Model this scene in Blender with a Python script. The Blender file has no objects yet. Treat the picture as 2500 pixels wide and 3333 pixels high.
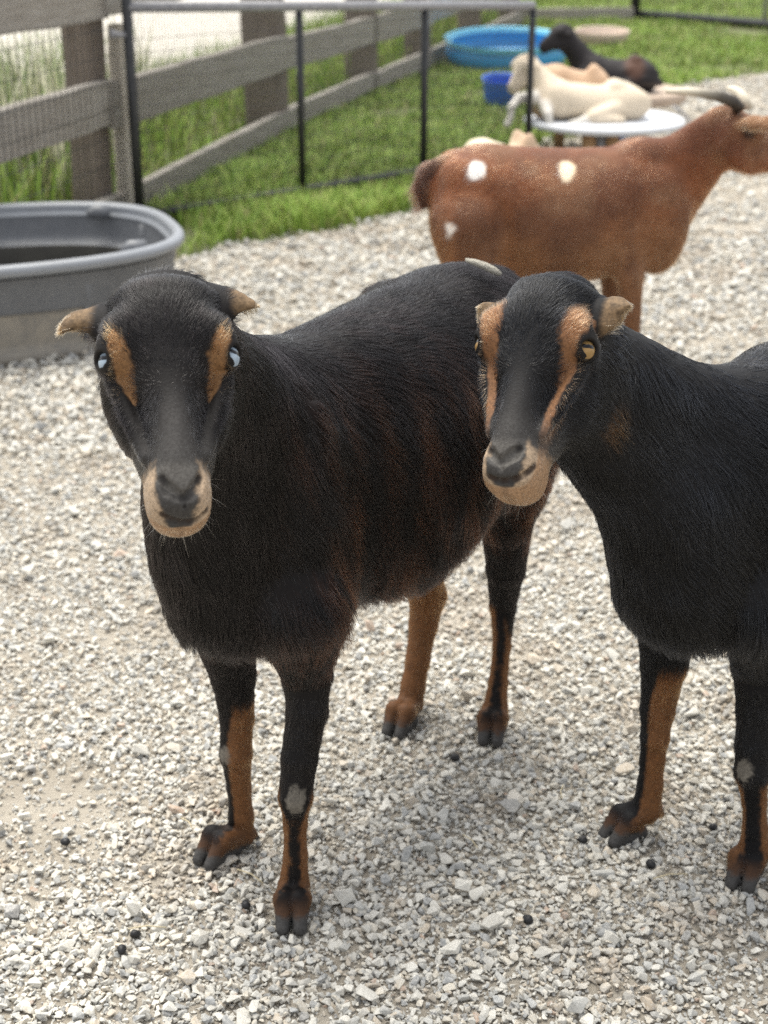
import bpy, math
import numpy as np
from mathutils import Vector
rng = np.random.default_rng(7)
SC = bpy.context.scene
COL = SC.collection

# ------------------------------------------------------------------ camera, sky, sun, exposure
F_PX, PITCH, CAM_H = 4800.0, math.radians(23.0), 1.27
cam_d = bpy.data.cameras.new('camera')
cam = bpy.data.objects.new('camera', cam_d); COL.objects.link(cam)
cam.location = (0, 0, CAM_H); cam.rotation_euler = (math.pi/2 - PITCH, 0, 0)
cam_d.sensor_fit = 'VERTICAL'; cam_d.sensor_height = 36.0
cam_d.lens = 36.0*F_PX/3333.0
cam_d.clip_start = 0.05; cam_d.clip_end = 500
cam_d.dof.use_dof = True; cam_d.dof.focus_distance = 1.62
cam_d.dof.aperture_fstop = cam_d.lens/8.5
SC.camera = cam

SUN_EL, SUN_AZ = math.radians(72), math.radians(-35)    # azimuth from +Y towards +X
world = bpy.data.worlds.new('World'); SC.world = world; world.use_nodes = True
wt = world.node_tree; wt.nodes.clear()
sky = wt.nodes.new('ShaderNodeTexSky'); sky.sky_type = 'NISHITA'; sky.sun_disc = False
sky.sun_elevation = SUN_EL; sky.sun_rotation = SUN_AZ; sky.air_density = 1.0; sky.dust_density = 2.0
hs = wt.nodes.new('ShaderNodeHueSaturation'); hs.inputs['Saturation'].default_value = 0.18   # overcast
bg = wt.nodes.new('ShaderNodeBackground'); bg.inputs['Strength'].default_value = 0.10
wo = wt.nodes.new('ShaderNodeOutputWorld')
wt.links.new(sky.outputs[0], hs.inputs['Color']); wt.links.new(hs.outputs[0], bg.inputs[0]); wt.links.new(bg.outputs[0], wo.inputs[0])
sun_d = bpy.data.lights.new('sun', 'SUN'); sun_d.energy = 1.5; sun_d.angle = math.radians(45); sun_d.color = (1, .955, .85)
sun = bpy.data.objects.new('sun', sun_d); COL.objects.link(sun)
sd = Vector((math.cos(SUN_EL)*math.sin(SUN_AZ), math.cos(SUN_EL)*math.cos(SUN_AZ), math.sin(SUN_EL)))
sun.rotation_euler = sd.to_track_quat('Z', 'Y').to_euler(); sun.location = (0, 0, 20)
SC.view_settings.view_transform = 'Standard'; SC.view_settings.look = 'None'
SC.view_settings.exposure = 1.66; SC.view_settings.gamma = 1.0; SC.view_settings.use_curve_mapping = False
SC.cycles.max_bounces = 6; SC.cycles.transparent_max_bounces = 8
SC.cycles.use_denoising = False; SC.cycles.use_adaptive_sampling = False; SC.cycles.sample_clamp_indirect = 4.0

# ------------------------------------------------------------------ helpers
V3 = lambda *a: np.array(a, dtype=np.float64)
CAM = V3(0, 0, CAM_H)
def ray(px, py):
    x = (px-1250)/F_PX; y = (1666.5-py)/F_PX
    return V3(x, math.cos(PITCH)+y*math.sin(PITCH), -math.sin(PITCH)+y*math.cos(PITCH))
def ground(px, py, z=0.0):
    d = ray(px, py); return CAM + d*((z-CAM_H)/d[2])
def aty(px, py, Y):
    d = ray(px, py); return CAM + d*(Y/d[1])
def dep(px, py, D):
    return CAM + D*ray(px, py)
def nrm(v):
    v = np.asarray(v, float); return v/np.linalg.norm(v)

def tag(o, label=None, cat=None, group=None, kind=None):
    if label: o['label'] = label
    if cat: o['category'] = cat
    if group: o['group'] = group
    if kind: o['kind'] = kind
    return o
def link(name, data, parent=None, mat=None, rel=False):
    o = bpy.data.objects.new(name, data); COL.objects.link(o)
    if mat is not None and not data.materials: data.materials.append(mat)
    if parent is not None:
        o.parent = parent
        if not rel: o.matrix_parent_inverse = parent.matrix_world.inverted()    # data given in world space
    return o
def empty(name, loc, label=None, cat=None, group=None):
    o = bpy.data.objects.new(name, None); COL.objects.link(o); o.location = loc; o.empty_display_size = .1
    bpy.context.view_layer.update()
    return tag(o, label, cat, group)
def np_mesh(name, verts, faces, smooth=True, colors=None, cname='coat'):
    """faces: (n,3) or (n,4) int array"""
    verts = np.asarray(verts, np.float32); faces = np.asarray(faces, np.int32)
    me = bpy.data.meshes.new(name); n, k = faces.shape
    me.vertices.add(len(verts)); me.vertices.foreach_set('co', verts.ravel())
    me.loops.add(n*k); me.loops.foreach_set('vertex_index', faces.ravel())
    me.polygons.add(n); me.polygons.foreach_set('loop_start', np.arange(0, n*k, k, dtype=np.int32))
    me.polygons.foreach_set('use_smooth', np.full(n, smooth))
    me.update(calc_edges=True); me.validate()
    if colors is not None:
        c = np.ones((len(verts), 4), np.float32); c[:, :3] = colors
        a = me.attributes.new(cname, 'FLOAT_COLOR', 'POINT'); a.data.foreach_set('color', c.ravel())
    return me
def smooth01(x, a, b):
    t = np.clip((x-a)/(b-a), 0, 1); return t*t*(3-2*t)

# value noise (numpy) for colours and densities
_perm = rng.permutation(256).astype(np.int32); _val = rng.random(256).astype(np.float32)
def noise3(P):
    P = np.asarray(P, np.float32); i = np.floor(P).astype(np.int32); f = P-i; f = f*f*(3-2*f); r = 0
    for dx in (0, 1):
        for dy in (0, 1):
            for dz in (0, 1):
                h = _perm[(_perm[(_perm[(i[..., 0]+dx) & 255]+i[..., 1]+dy) & 255]+i[..., 2]+dz) & 255]
                w = (f[..., 0] if dx else 1-f[..., 0])*(f[..., 1] if dy else 1-f[..., 1])*(f[..., 2] if dz else 1-f[..., 2])
                r = r + w*_val[h]
    return r
def fbm(P, o=3):
    a, s, t = .5, 0, 0
    P = np.asarray(P, np.float32)
    for k in range(o):
        s = s+a*noise3(P*(2**k)+17*k); t += a; a *= .5
    return s/t

# materials
def mat(name, color=(.5, .5, .5), rough=.6, spec=.5, attr=None, noise=None, bump=None, metal=0., objcoord=True, sss=0, sheen=0, stretch=None, rough_noise=None):
    """noise=(scale, amount dark, tint colour); bump=(scale, strength, distance)"""
    m = bpy.data.materials.new(name); m.use_nodes = True; t = m.node_tree; N = t.nodes; L = t.links
    b = N['Principled BSDF']; b.inputs['Roughness'].default_value = rough; b.inputs['Specular IOR Level'].default_value = spec
    b.inputs['Metallic'].default_value = metal
    tc = N.new('ShaderNodeTexCoord'); co = tc.outputs['Object']
    if stretch:
        mp = N.new('ShaderNodeMapping'); mp.inputs['Scale'].default_value = stretch; L.new(co, mp.inputs['Vector']); co = mp.outputs[0]
    if attr:
        a = N.new('ShaderNodeAttribute'); a.attribute_name = attr; src = a.outputs['Color']
    else:
        r = N.new('ShaderNodeRGB'); r.outputs[0].default_value = (*color, 1); src = r.outputs[0]
    for ns in (noise if isinstance(noise, list) else [noise] if noise else []):
        sc, amt, tint = ns[:3]
        n = N.new('ShaderNodeTexNoise'); n.inputs['Scale'].default_value = sc; n.inputs['Detail'].default_value = 5; n.inputs['Roughness'].default_value = .62
        L.new(co, n.inputs['Vector'])
        rp = N.new('ShaderNodeMapRange'); rp.inputs[1].default_value = .38; rp.inputs[2].default_value = .66; rp.inputs[3].default_value = 0; rp.inputs[4].default_value = amt
        L.new(n.outputs[0], rp.inputs[0])
        mx = N.new('ShaderNodeMixRGB'); mx.inputs[2].default_value = (*tint, 1); L.new(rp.outputs[0], mx.inputs[0]); L.new(src, mx.inputs[1]); src = mx.outputs[0]
    L.new(src, b.inputs['Base Color'])
    if rough_noise:
        n = N.new('ShaderNodeTexNoise'); n.inputs['Scale'].default_value = rough_noise[0]; n.inputs['Detail'].default_value = 4; L.new(co, n.inputs['Vector'])
        rp = N.new('ShaderNodeMapRange'); rp.inputs[1].default_value = .35; rp.inputs[2].default_value = .65; rp.inputs[3].default_value = rough_noise[1]; rp.inputs[4].default_value = rough_noise[2]
        L.new(n.outputs[0], rp.inputs[0]); L.new(rp.outputs[0], b.inputs['Roughness'])
    if bump:
        n = N.new('ShaderNodeTexNoise'); n.inputs['Scale'].default_value = bump[0]; n.inputs['Detail'].default_value = 6; n.inputs['Roughness'].default_value = .65
        L.new(co, n.inputs['Vector'])
        bp = N.new('ShaderNodeBump'); bp.inputs['Strength'].default_value = bump[1]; bp.inputs['Distance'].default_value = bump[2]
        L.new(n.outputs[0], bp.inputs['Height']); L.new(bp.outputs[0], b.inputs['Normal'])
    return m

# ------------------------------------------------------------------ implicit (distance field) modelling for the animals
def smin(a, b, k):
    h = np.maximum(k-np.abs(a-b), 0)/k
    return np.minimum(a, b)-h*h*k*.25
class Sdf:
    def __init__(s): s.p = []
    def add(s, f, lo, hi, k=.03, sub=False, part='body', disp=0):
        s.p.append((f, np.asarray(lo, float), np.asarray(hi, float), k, sub, part)); return s
    def cone(s, a, b, ra, rb, k=.03, sub=False, part='body', sq=None):
        """round cone a->b; sq=(axis unit vector, factor): squashed along that axis (factor<1 is thinner)"""
        a = np.asarray(a, np.float32); b = np.asarray(b, np.float32); ab = b-a; L2 = float(ab@ab)+1e-12
        ax = None if sq is None else (np.asarray(sq[0], np.float32), np.float32(1/sq[1]-1))
        if ax is not None:
            a2 = a; 
        def f(P):
            q = P-a
            t = np.clip((q@ab)/np.float32(L2), 0, 1)
            q = q-t[..., None]*ab
            if ax is not None:
                c = q@ax[0]; q = q+(c*ax[1])[..., None]*ax[0]
            d = np.sqrt((q*q).sum(-1))-(ra+(rb-ra)*t)
            return d if ax is None else d*np.float32(sq[1] if sq[1] < 1 else 1)
        m = max(ra, rb)*(max(1, sq[1]) if sq else 1)
        return s.add(f, np.minimum(a, b)-m, np.maximum(a, b)+m, k, sub, part)
    def chain(s, pts, rad, k=.02, part='body', sq=None, ki=.006):
        """one limb: round cones joined nearly hard among themselves, then smoothly to the rest"""
        t = Sdf()
        for i in range(len(pts)-1): t.cone(pts[i], pts[i+1], rad[i], rad[i+1], ki, False, part, sq)
        def f(P):
            d = t.p[0][0](P)
            for q in t.p[1:]: d = smin(d, q[0](P), ki)
            return d+ki*.15
        return s.add(f, np.min([q[1] for q in t.p], 0), np.max([q[2] for q in t.p], 0), k, False, part)
    def ell(s, c, r, M=None, k=.03, sub=False, part='body'):
        """M rows: axes"""
        c = np.asarray(c, np.float32); r = np.asarray(r, np.float32); M = np.eye(3, dtype=np.float32) if M is None else np.asarray(M, np.float32)
        def f(P):
            q = (P-c)@M.T; k0 = np.sqrt(((q/r)**2).sum(-1)); k1 = np.sqrt(((q/(r*r))**2).sum(-1))+1e-9
            return k0*(k0-1)/k1
        ext = np.sqrt(((M*r[:, None])**2).sum(0))
        return s.add(f, c-ext, c+ext, k, sub, part)
    def loft(s, o, ax, up, lat, st, k=.03, p=2.3, part='body', pad=.0):
        """st rows: (t, top, bottom, half-width upper, half-width lower) along ax from o"""
        st = np.asarray(st, float); o = np.asarray(o, np.float32); ax, up, lat = [np.asarray(v, np.float32) for v in (ax, up, lat)]
        T = st[:, 0]; tt = np.linspace(T[0], T[-1], 200)
        def cub(y):   # Catmull-Rom style resample
            m = np.gradient(y, T); i = np.clip(np.searchsorted(T, tt)-1, 0, len(T)-2); h = T[i+1]-T[i]; u = (tt-T[i])/h
            return ((2*u**3-3*u**2+1)*y[i]+(u**3-2*u**2+u)*h*m[i]+(-2*u**3+3*u**2)*y[i+1]+(u**3-u**2)*h*m[i+1]).astype(np.float32)
        tp, bt, wu, wl = [cub(st[:, j]) for j in (1, 2, 3, 4)]
        t0, t1 = T[0], T[-1]; dt = (t1-t0)/199
        def f(P):
            q = P-o; t = q@ax; u = q@lat; n = q@up
            x = np.clip((t-t0)/dt, 0, 198.999); i = x.astype(np.int32); fr = (x-i).astype(np.float32)
            g = lambda A: A[i]*(1-fr)+A[i+1]*fr
            a, b = g(tp), g(bt); hh = np.maximum((a-b)*.5, .002); c = (a+b)*.5
            z = np.clip((a-n)/(2*hh), 0, 1); z = z*z*(3-2*z)
            w = np.maximum(g(wu)*(1-z)+g(wl)*z, .002)
            e = (np.abs(u/w)**p+np.abs((n-c)/hh)**p)**(1/p)
            d = (e-1)*np.minimum(w, hh)
            over = np.maximum(np.maximum(t0-t, t-t1), 0)
            return np.where(over > 0, np.sqrt(np.maximum(d, 0)**2+over**2)+np.maximum(np.minimum(d, 0), -.25*over), d)
        pts = []
        for t, a, b, w1, w2 in st:
            for n in (a, b):
                for w in (max(w1, w2), -max(w1, w2)): pts.append(o+ax*t+up*n+lat*w)
        pts = np.array(pts)
        return s.add(f, pts.min(0)-.01, pts.max(0)+.01, k, False, part)
    def __call__(s, P, part=None):
        P = np.asarray(P, np.float32); d = np.full(P.shape[:-1], .5, np.float32)
        for f, lo, hi, k, sub, pt in s.p:
            if part and pt != part: continue
            v = f(P)
            d = -smin(-d, v, k) if sub else smin(d, v, k)
        return d
    def hit(s, px, py, D0=1.0):
        d = ray(px, py); d = d/np.linalg.norm(d); t = D0
        for _ in range(200):
            v = float(s((CAM+d*t)[None])[0])
            if v < 3e-4: break
            t += v*.5
        return CAM+d*t
    def grid(s, h):
        lo = np.min([p[1] for p in s.p if not p[4]], 0)-3*h; hi = np.max([p[2] for p in s.p if not p[4]], 0)+3*h
        n = np.ceil((hi-lo)/h).astype(int)+1
        axs = [(lo[i]+h*np.arange(n[i])).astype(np.float32) for i in range(3)]
        D = np.full(n, .06, np.float32)
        for f, a, b, k, sub, pt in s.p:
            i0 = np.clip(np.floor((a-k-lo)/h).astype(int)-2, 0, n-1); i1 = np.clip(np.ceil((b+k-lo)/h).astype(int)+3, 1, n)
            sl = tuple(slice(i0[j], i1[j]) for j in range(3))
            if any(i1 <= i0): continue
            P = np.stack(np.meshgrid(*[axs[j][sl[j]] for j in range(3)], indexing='ij'), -1)
            v = f(P); c = D[sl]
            D[sl] = -smin(-c, v, k) if sub else smin(c, v, k)
        return D, lo, h
def surface_nets(D, lo, h):
    S = D < 0
    c = np.zeros(np.array(D.shape)-1, np.int8)
    for dx in (0, 1):
        for dy in (0, 1):
            for dz in (0, 1): c += S[dx:D.shape[0]-1+dx, dy:D.shape[1]-1+dy, dz:D.shape[2]-1+dz]
    ci = np.argwhere((c > 0) & (c < 8)); idx = np.full(c.shape, -1, np.int32); idx[tuple(ci.T)] = np.arange(len(ci))
    acc = np.zeros((len(ci), 3)); cnt = np.zeros(len(ci))
    cor = [(0, 0, 0), (1, 0, 0), (0, 1, 0), (1, 1, 0), (0, 0, 1), (1, 0, 1), (0, 1, 1), (1, 1, 1)]
    vals = [D[ci[:, 0]+x, ci[:, 1]+y, ci[:, 2]+z] for x, y, z in cor]
    for i in range(8):
        for j in range(i+1, 8):
            if sum(abs(cor[i][k]-cor[j][k]) for k in range(3)) != 1: continue
            m = (vals[i] < 0) != (vals[j] < 0); t = vals[i][m]/(vals[i][m]-vals[j][m])
            acc[m] += np.array(cor[i])+t[:, None]*(np.array(cor[j])-np.array(cor[i])); cnt[m] += 1
    V = lo+h*(ci+acc/cnt[:, None])
    Q = []
    for ax in range(3):
        a = [slice(None)]*3; b = [slice(None)]*3; a[ax] = slice(0, -1); b[ax] = slice(1, None)
        e = np.argwhere(S[tuple(a)] != S[tuple(b)]); o1, o2 = [k for k in range(3) if k != ax]
        e = e[(e[:, o1] > 0) & (e[:, o2] > 0) & (e[:, o1] < D.shape[o1]-1) & (e[:, o2] < D.shape[o2]-1)]
        ins = S[tuple(e.T)]
        def cell(d1, d2):
            q = e.copy(); q[:, o1] -= d1; q[:, o2] -= d2; return idx[tuple(q.T)]
        q = np.stack([cell(1, 1), cell(0, 1), cell(0, 0), cell(1, 0)], 1)
        flip = ins if ax != 1 else ~ins
        q[~flip] = q[~flip][:, ::-1]; Q.append(q)
    return V, np.concatenate(Q)
def tri_sample(D, lo, h, P):
    x = (P-lo)/h; i = np.clip(np.floor(x).astype(int), 0, np.array(D.shape)-2); f = x-i; r = 0
    for dx in (0, 1):
        for dy in (0, 1):
            for dz in (0, 1):
                w = (f[:, 0] if dx else 1-f[:, 0])*(f[:, 1] if dy else 1-f[:, 1])*(f[:, 2] if dz else 1-f[:, 2])
                r = r+w*D[i[:, 0]+dx, i[:, 1]+dy, i[:, 2]+dz]
    return r
def grad_n(D, lo, h, P):
    g = np.stack([tri_sample(D, lo, h, P+e)-tri_sample(D, lo, h, P-e) for e in np.eye(3)*h*.8], -1)
    return g/(np.linalg.norm(g, axis=1, keepdims=True)+1e-9)
def polygonise(s, h, keep=True):
    D, lo, h = s.grid(h); V, Q = surface_nets(D, lo, h)
    # keep the largest connected piece only
    lab = np.arange(len(V)); 
    for _ in range(400):
        m = lab[Q].min(1); new = lab.copy(); np.minimum.at(new, Q.ravel(), np.repeat(m, 4))
        new = new[new]
        if (new == lab).all(): break
        lab = new
    u, cnts = np.unique(lab, return_counts=True); big = u[cnts.argmax()]; kv = lab == big
    mp = np.cumsum(kv)-1; Q = mp[Q[kv[Q].all(1)]]; V = V[kv]
    return V, Q, (D, lo, h)

# frames of things seen from the camera
R_, U_, = V3(1, 0, 0), V3(0, math.sin(PITCH), math.cos(PITCH))
def head_frame(px, py, D, pitch, yaw, roll):
    """columns u (lateral), v (towards the nose), n (out of the face); angles in degrees from a face hanging flat towards the camera"""
    o = dep(px, py, D); T = nrm(CAM-o); Rr = nrm(np.cross(T, -U_)*-1); Rr = nrm(np.cross(U_, T)); Dn = -np.cross(T, Rr)
    B = np.stack([Rr, Dn, T], 1)
    p, y, r = [math.radians(a) for a in (pitch, yaw, roll)]
    Rx = np.array([[1, 0, 0], [0, math.cos(p), -math.sin(p)], [0, math.sin(p), math.cos(p)]])
    Ry = np.array([[math.cos(y), 0, math.sin(y)], [0, 1, 0], [-math.sin(y), 0, math.cos(y)]])
    Rz = np.array([[math.cos(r), -math.sin(r), 0], [math.sin(r), math.cos(r), 0], [0, 0, 1]])
    return o, B@Rz@Ry@Rx

# ------------------------------------------------------------------ the goats
HEAD_ST = [  # v, top n, bottom n, half-width at the top, half-width low at the cheek
    (-.094, -.036, -.085, .029, .028), (-.081, -.014, -.112, .042, .042), (-.056, .000, -.130, .047, .050), (-.025, .008, -.136, .051, .055),
    (.010, .008, -.134, .047, .050), (.048, .005, -.124, .034, .050), (.088, .003, -.107, .0265, .046), (.119, .001, -.093, .0250, .035),
    (.144, -.006, -.086, .0258, .0265), (.161, -.017, -.078, .0225, .0215), (.169, -.032, -.064, .013, .013)]
def head_parts(s, o, M, sc=1.0, ears=None, wid=1.0, fine=True):
    u, v, n = M.T
    W = lambda a, b, c: o+u*(a*sc)+v*(b*sc)+n*(c*sc)
    st = np.array(HEAD_ST)*sc; st[:, 3:] *= wid
    s.loft(o, v, n, u, st, k=.02, p=2.25, part='head')
    for e in (-1, 1):
        s.ell(W(e*.055, -.003, -.026), V3(.0165, .022, .020)*sc, M.T, k=.014*sc, part='head')          # orbit
        s.ell(W(e*.047, -.018, -.009), V3(.016, .020, .011)*sc, M.T, k=.016*sc, part='head')           # brow
        s.ell(W(e*.040, .016, -.096), V3(.014, .048, .034)*sc, M.T, k=.02*sc, part='head')
        if fine: s.ell(W(e*.060, .050, -.038), V3(.015, .036, .024)*sc, M.T, k=.022*sc, sub=True, part='head')     # hollow below the eye
        if fine: s.cone(W(e*.052, .022, -.034), W(e*.029, .100, -.026), .0085*sc, .0065*sc, .010*sc, part='head'); s.ell(W(e*.062, -.050, -.030), V3(.010, .020, .018)*sc, M.T, k=.016*sc, sub=True, part='head')   # facial crest, temple            # jaw muscle
        if fine:
            s.ell(W(e*.0150, .139, -.040), V3(.0125, .021, .025)*sc, M.T, k=.02*sc, part='head')       # upper lip
            s.ell(W(e*.066, .000, -.015), V3(.0125, .0076, .0110)*sc, M.T, k=.003*sc, sub=True, part='head')   # eye opening
    s.ell(W(0, .141, -.074), V3(.0240, .021, .018)*sc, M.T, k=.018*sc, part='head')                    # chin
    if ears: ears(s, W, sc)
    return W
def leg(s, pts, rad, fwd, k=.02, hoof=.90, part='leg'):
    """pts: joints from body to the fetlock, then the hoof's ground point under its middle; fwd: horizontal direction of the toes"""
    f = nrm(fwd); side = V3(-f[1], f[0], 0); up = V3(0, 0, 1)
    s.chain(pts[:-1], rad[:len(pts)-1], k, part)
    fet, g0 = np.asarray(pts[-2]), np.asarray(pts[-1]); h = hoof
    for e in (-1, 1):
        c = side*e*.0122*h
        a = fet+c*.62; m = g0+c+up*.040*h+f*.006; t = g0+c*1.02+up*.013*h+f*.037*h; hl = g0+c+up*.012*h-f*.016*h
        s.cone(a, m, .0130*h, .0148*h, .008, part=part); s.cone(m, t, .0150*h, .0095*h, .004, part=part); s.cone(m, hl, .0140*h, .0115*h, .004, part=part)
        s.cone(hl, t-up*.003, .0115*h, .0090*h, .004, part=part)
        s.cone(fet-f*.016*h+c*.8-up*.002, fet-f*.024*h+c*.9-up*.014*h, .007*h, .004*h, .006, part=part)      # dew claws
    s.cone(g0+up*.055*h+f*.026*h, g0+up*.002+f*.050*h, .0012, .0024, .003, True, part)                    # cleft
def body_frame(O, deg):
    a = V3(math.sin(math.radians(deg)), math.cos(math.radians(deg)), 0); r = V3(a[1], -a[0], 0)
    return O, a, r

GOATS = {}
# ---- goat one: black with pale blue eyes, facing the camera
def goat_one():
    s = Sdf(); O, a, r = body_frame(V3(-.178, 1.646, 0), 33.8); up = V3(0, 0, 1)
    B = lambda sx, w, z: O+a*sx+r*w+up*z
    o, M = head_frame(551, 1138, 1.43, 27, 1, -3.2)
    def ears(s, W, sc):
        s.chain([W(-.052, -.052, -.052), W(-.070, -.062, -.050), W(-.088, -.064, -.048), W(-.099, -.056, -.047), W(-.106, -.042, -.047)], [.0075, .0088, .0082, .0062, .0026], .004, part='ear', sq=(nrm(M[:, 2]*.9-M[:, 1]*.35), .5))
        s.chain([W(.044, -.064, -.054), W(.058, -.076, -.052), W(.072, -.079, -.050), W(.086, -.074, -.049), W(.096, -.068, -.049)], [.0072, .0082, .0072, .0050, .0020], .004, part='ear', sq=(nrm(M[:, 2]*.9-M[:, 1]*.35), .5))
    W = head_parts(s, o, M, 1.0, ears)
    st = [(-.105, .60, .51, .030, .030), (-.08, .66, .46, .048, .045), (-.04, .730, .43, .068, .066), (.04, .762, .400, .088, .092), (.14, .760, .390, .115, .134),
          (.28, .760, .368, .148, .174), (.40, .766, .402, .150, .163), (.50, .772, .440, .138, .145), (.58, .758, .50, .115, .115), (.64, .718, .55, .078, .080), (.665, .69, .57, .04, .04)]
    s.loft(O, a, up, r, st, k=.05, p=2.2)
    # neck
    s.cone(W(0, -.050, -.075), B(.02, .0, .655), .058, .102, .05, part='neck', sq=(r, .82))
    s.cone(W(0, -.020, -.095), B(-.045, .006, .565), .044, .064, .05, part='neck', sq=(r, .9))
    s.cone(B(-.05, 0, .62), B(-.040, .005, .49), .060, .060, .05, part='neck')
    # shoulders, thighs
    for e in (-1, 1):
        s.ell(B(.05, e*.078, .54), (.074, .040, .140), np.stack([a, r, up]), .03)
        s.ell(B(.525, e*.092, .55), (.088, .048, .150), np.stack([a, r, up]), .05)
        s.ell(B(.475, e*.108, .715), (.030, .020, .022), np.stack([a, r, up]), .03); s.ell(B(.425, e*.185, .640), (.060, .030, .065), np.stack([a, r, up]), .05, True)
        s.ell(B(.035, e*.088, .60), (.018, .016, .11), np.stack([a, r, up]), .03)
    s.ell(B(-.025, .004, .468), (.055, .058, .048), np.stack([a, r, up]), .05)       # brisket
    # fore legs
    L = {}
    L['f1'] = ([B(.035, -.075, .46), aty(757, 2182, 1.755), aty(771, 2330, 1.750), aty(768, 2450, 1.742), aty(778, 2560, 1.752), aty(785, 2650, 1.757), aty(785, 2716, 1.757), V3(*ground(722, 2790))], [.055, .031, .0235, .0225, .0172, .0178, .0205])
    L['f2'] = ([B(.010, .080, .46), aty(998, 2182, 1.662), aty(1000, 2300, 1.650), aty(975, 2460, 1.632), aty(962, 2590, 1.620), aty(961, 2680, 1.627), aty(962, 2780, 1.628), aty(957, 2880, 1.628), V3(*ground(955, 2990))], [.060, .0315, .0265, .0235, .0225, .0160, .0162, .0215])
    # hind legs (hock behind)
    L['h1'] = ([B(.53, -.085, .56), B(.475, -.09, .43), aty(1392, 1935, 2.16), aty(1378, 2031, 2.155), aty(1360, 2148, 2.14), aty(1345, 2230, 2.13), aty(1335, 2290, 2.118), V3(*ground(1308, 2372))], [.080, .052, .0310, .0240, .0205, .0205, .0225])
    L['h2'] = ([B(.535, .085, .55), aty(1650, 1678, 2.04), aty(1647, 1840, 2.08), aty(1637, 1970, 2.115), aty(1634, 2100, 2.10), aty(1622, 2220, 2.09), aty(1612, 2305, 2.08), V3(*ground(1603, 2395))], [.072, .038, .0300, .0215, .0150, .0160, .0210])
    fw = {'f1': V3(-.62, -.78, 0), 'f2': V3(-.02, -1, 0), 'h1': V3(-.42, -.9, 0), 'h2': V3(-.18, -.98, 0)}
    for k in L: leg(s, L[k][0], L[k][1], fw[k], .03, .91, k)
    # tail
    s.chain([B(.60, 0, .742), aty(1585, 905, 2.17), aty(1650, 945, 2.19)], [.019, .017, .009], .02, part='tail', sq=(up, .6))
    # nostrils, philtrum and mouth
    G = dict(o=o, M=M, W=W, B=B, O=O, a=a, r=r, legs=L, fwd=fw)
    H = lambda x, y: s.hit(x, y, 1.1)
    ns = [H(522, 1556), H(548, 1594), H(577, 1613), H(601, 1622)]; n2 = [H(655, 1550), H(640, 1588), H(621, 1610), H(601, 1622)]
    ph = [H(601, 1622), H(602, 1652)]; mo = [H(x, y) for x, y in ((528, 1676), (548, 1690), (572, 1699), (600, 1703), (635, 1697), (660, 1680), (676, 1660))]
    for c, rr in ((ns, (.0034, .0048, .0036, .0024)), (n2, (.0034, .0048, .0036, .0024)), (ph, (.0016, .0010)), (mo, (.0016, .0022, .0024, .0024, .0024, .0022, .0016))):
        for i in range(len(c)-1): s.cone(c[i], c[i+1], rr[i], rr[i+1], .005, True, 'head')
    G.update(stripe=dict(f1=V3(-.97, -.25, 0)), nostril=[ns, n2, ph], mouth=mo, callus=[(H(962, 2612), .0160), (H(728, 2462), .0115)])
    return s, G
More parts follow.
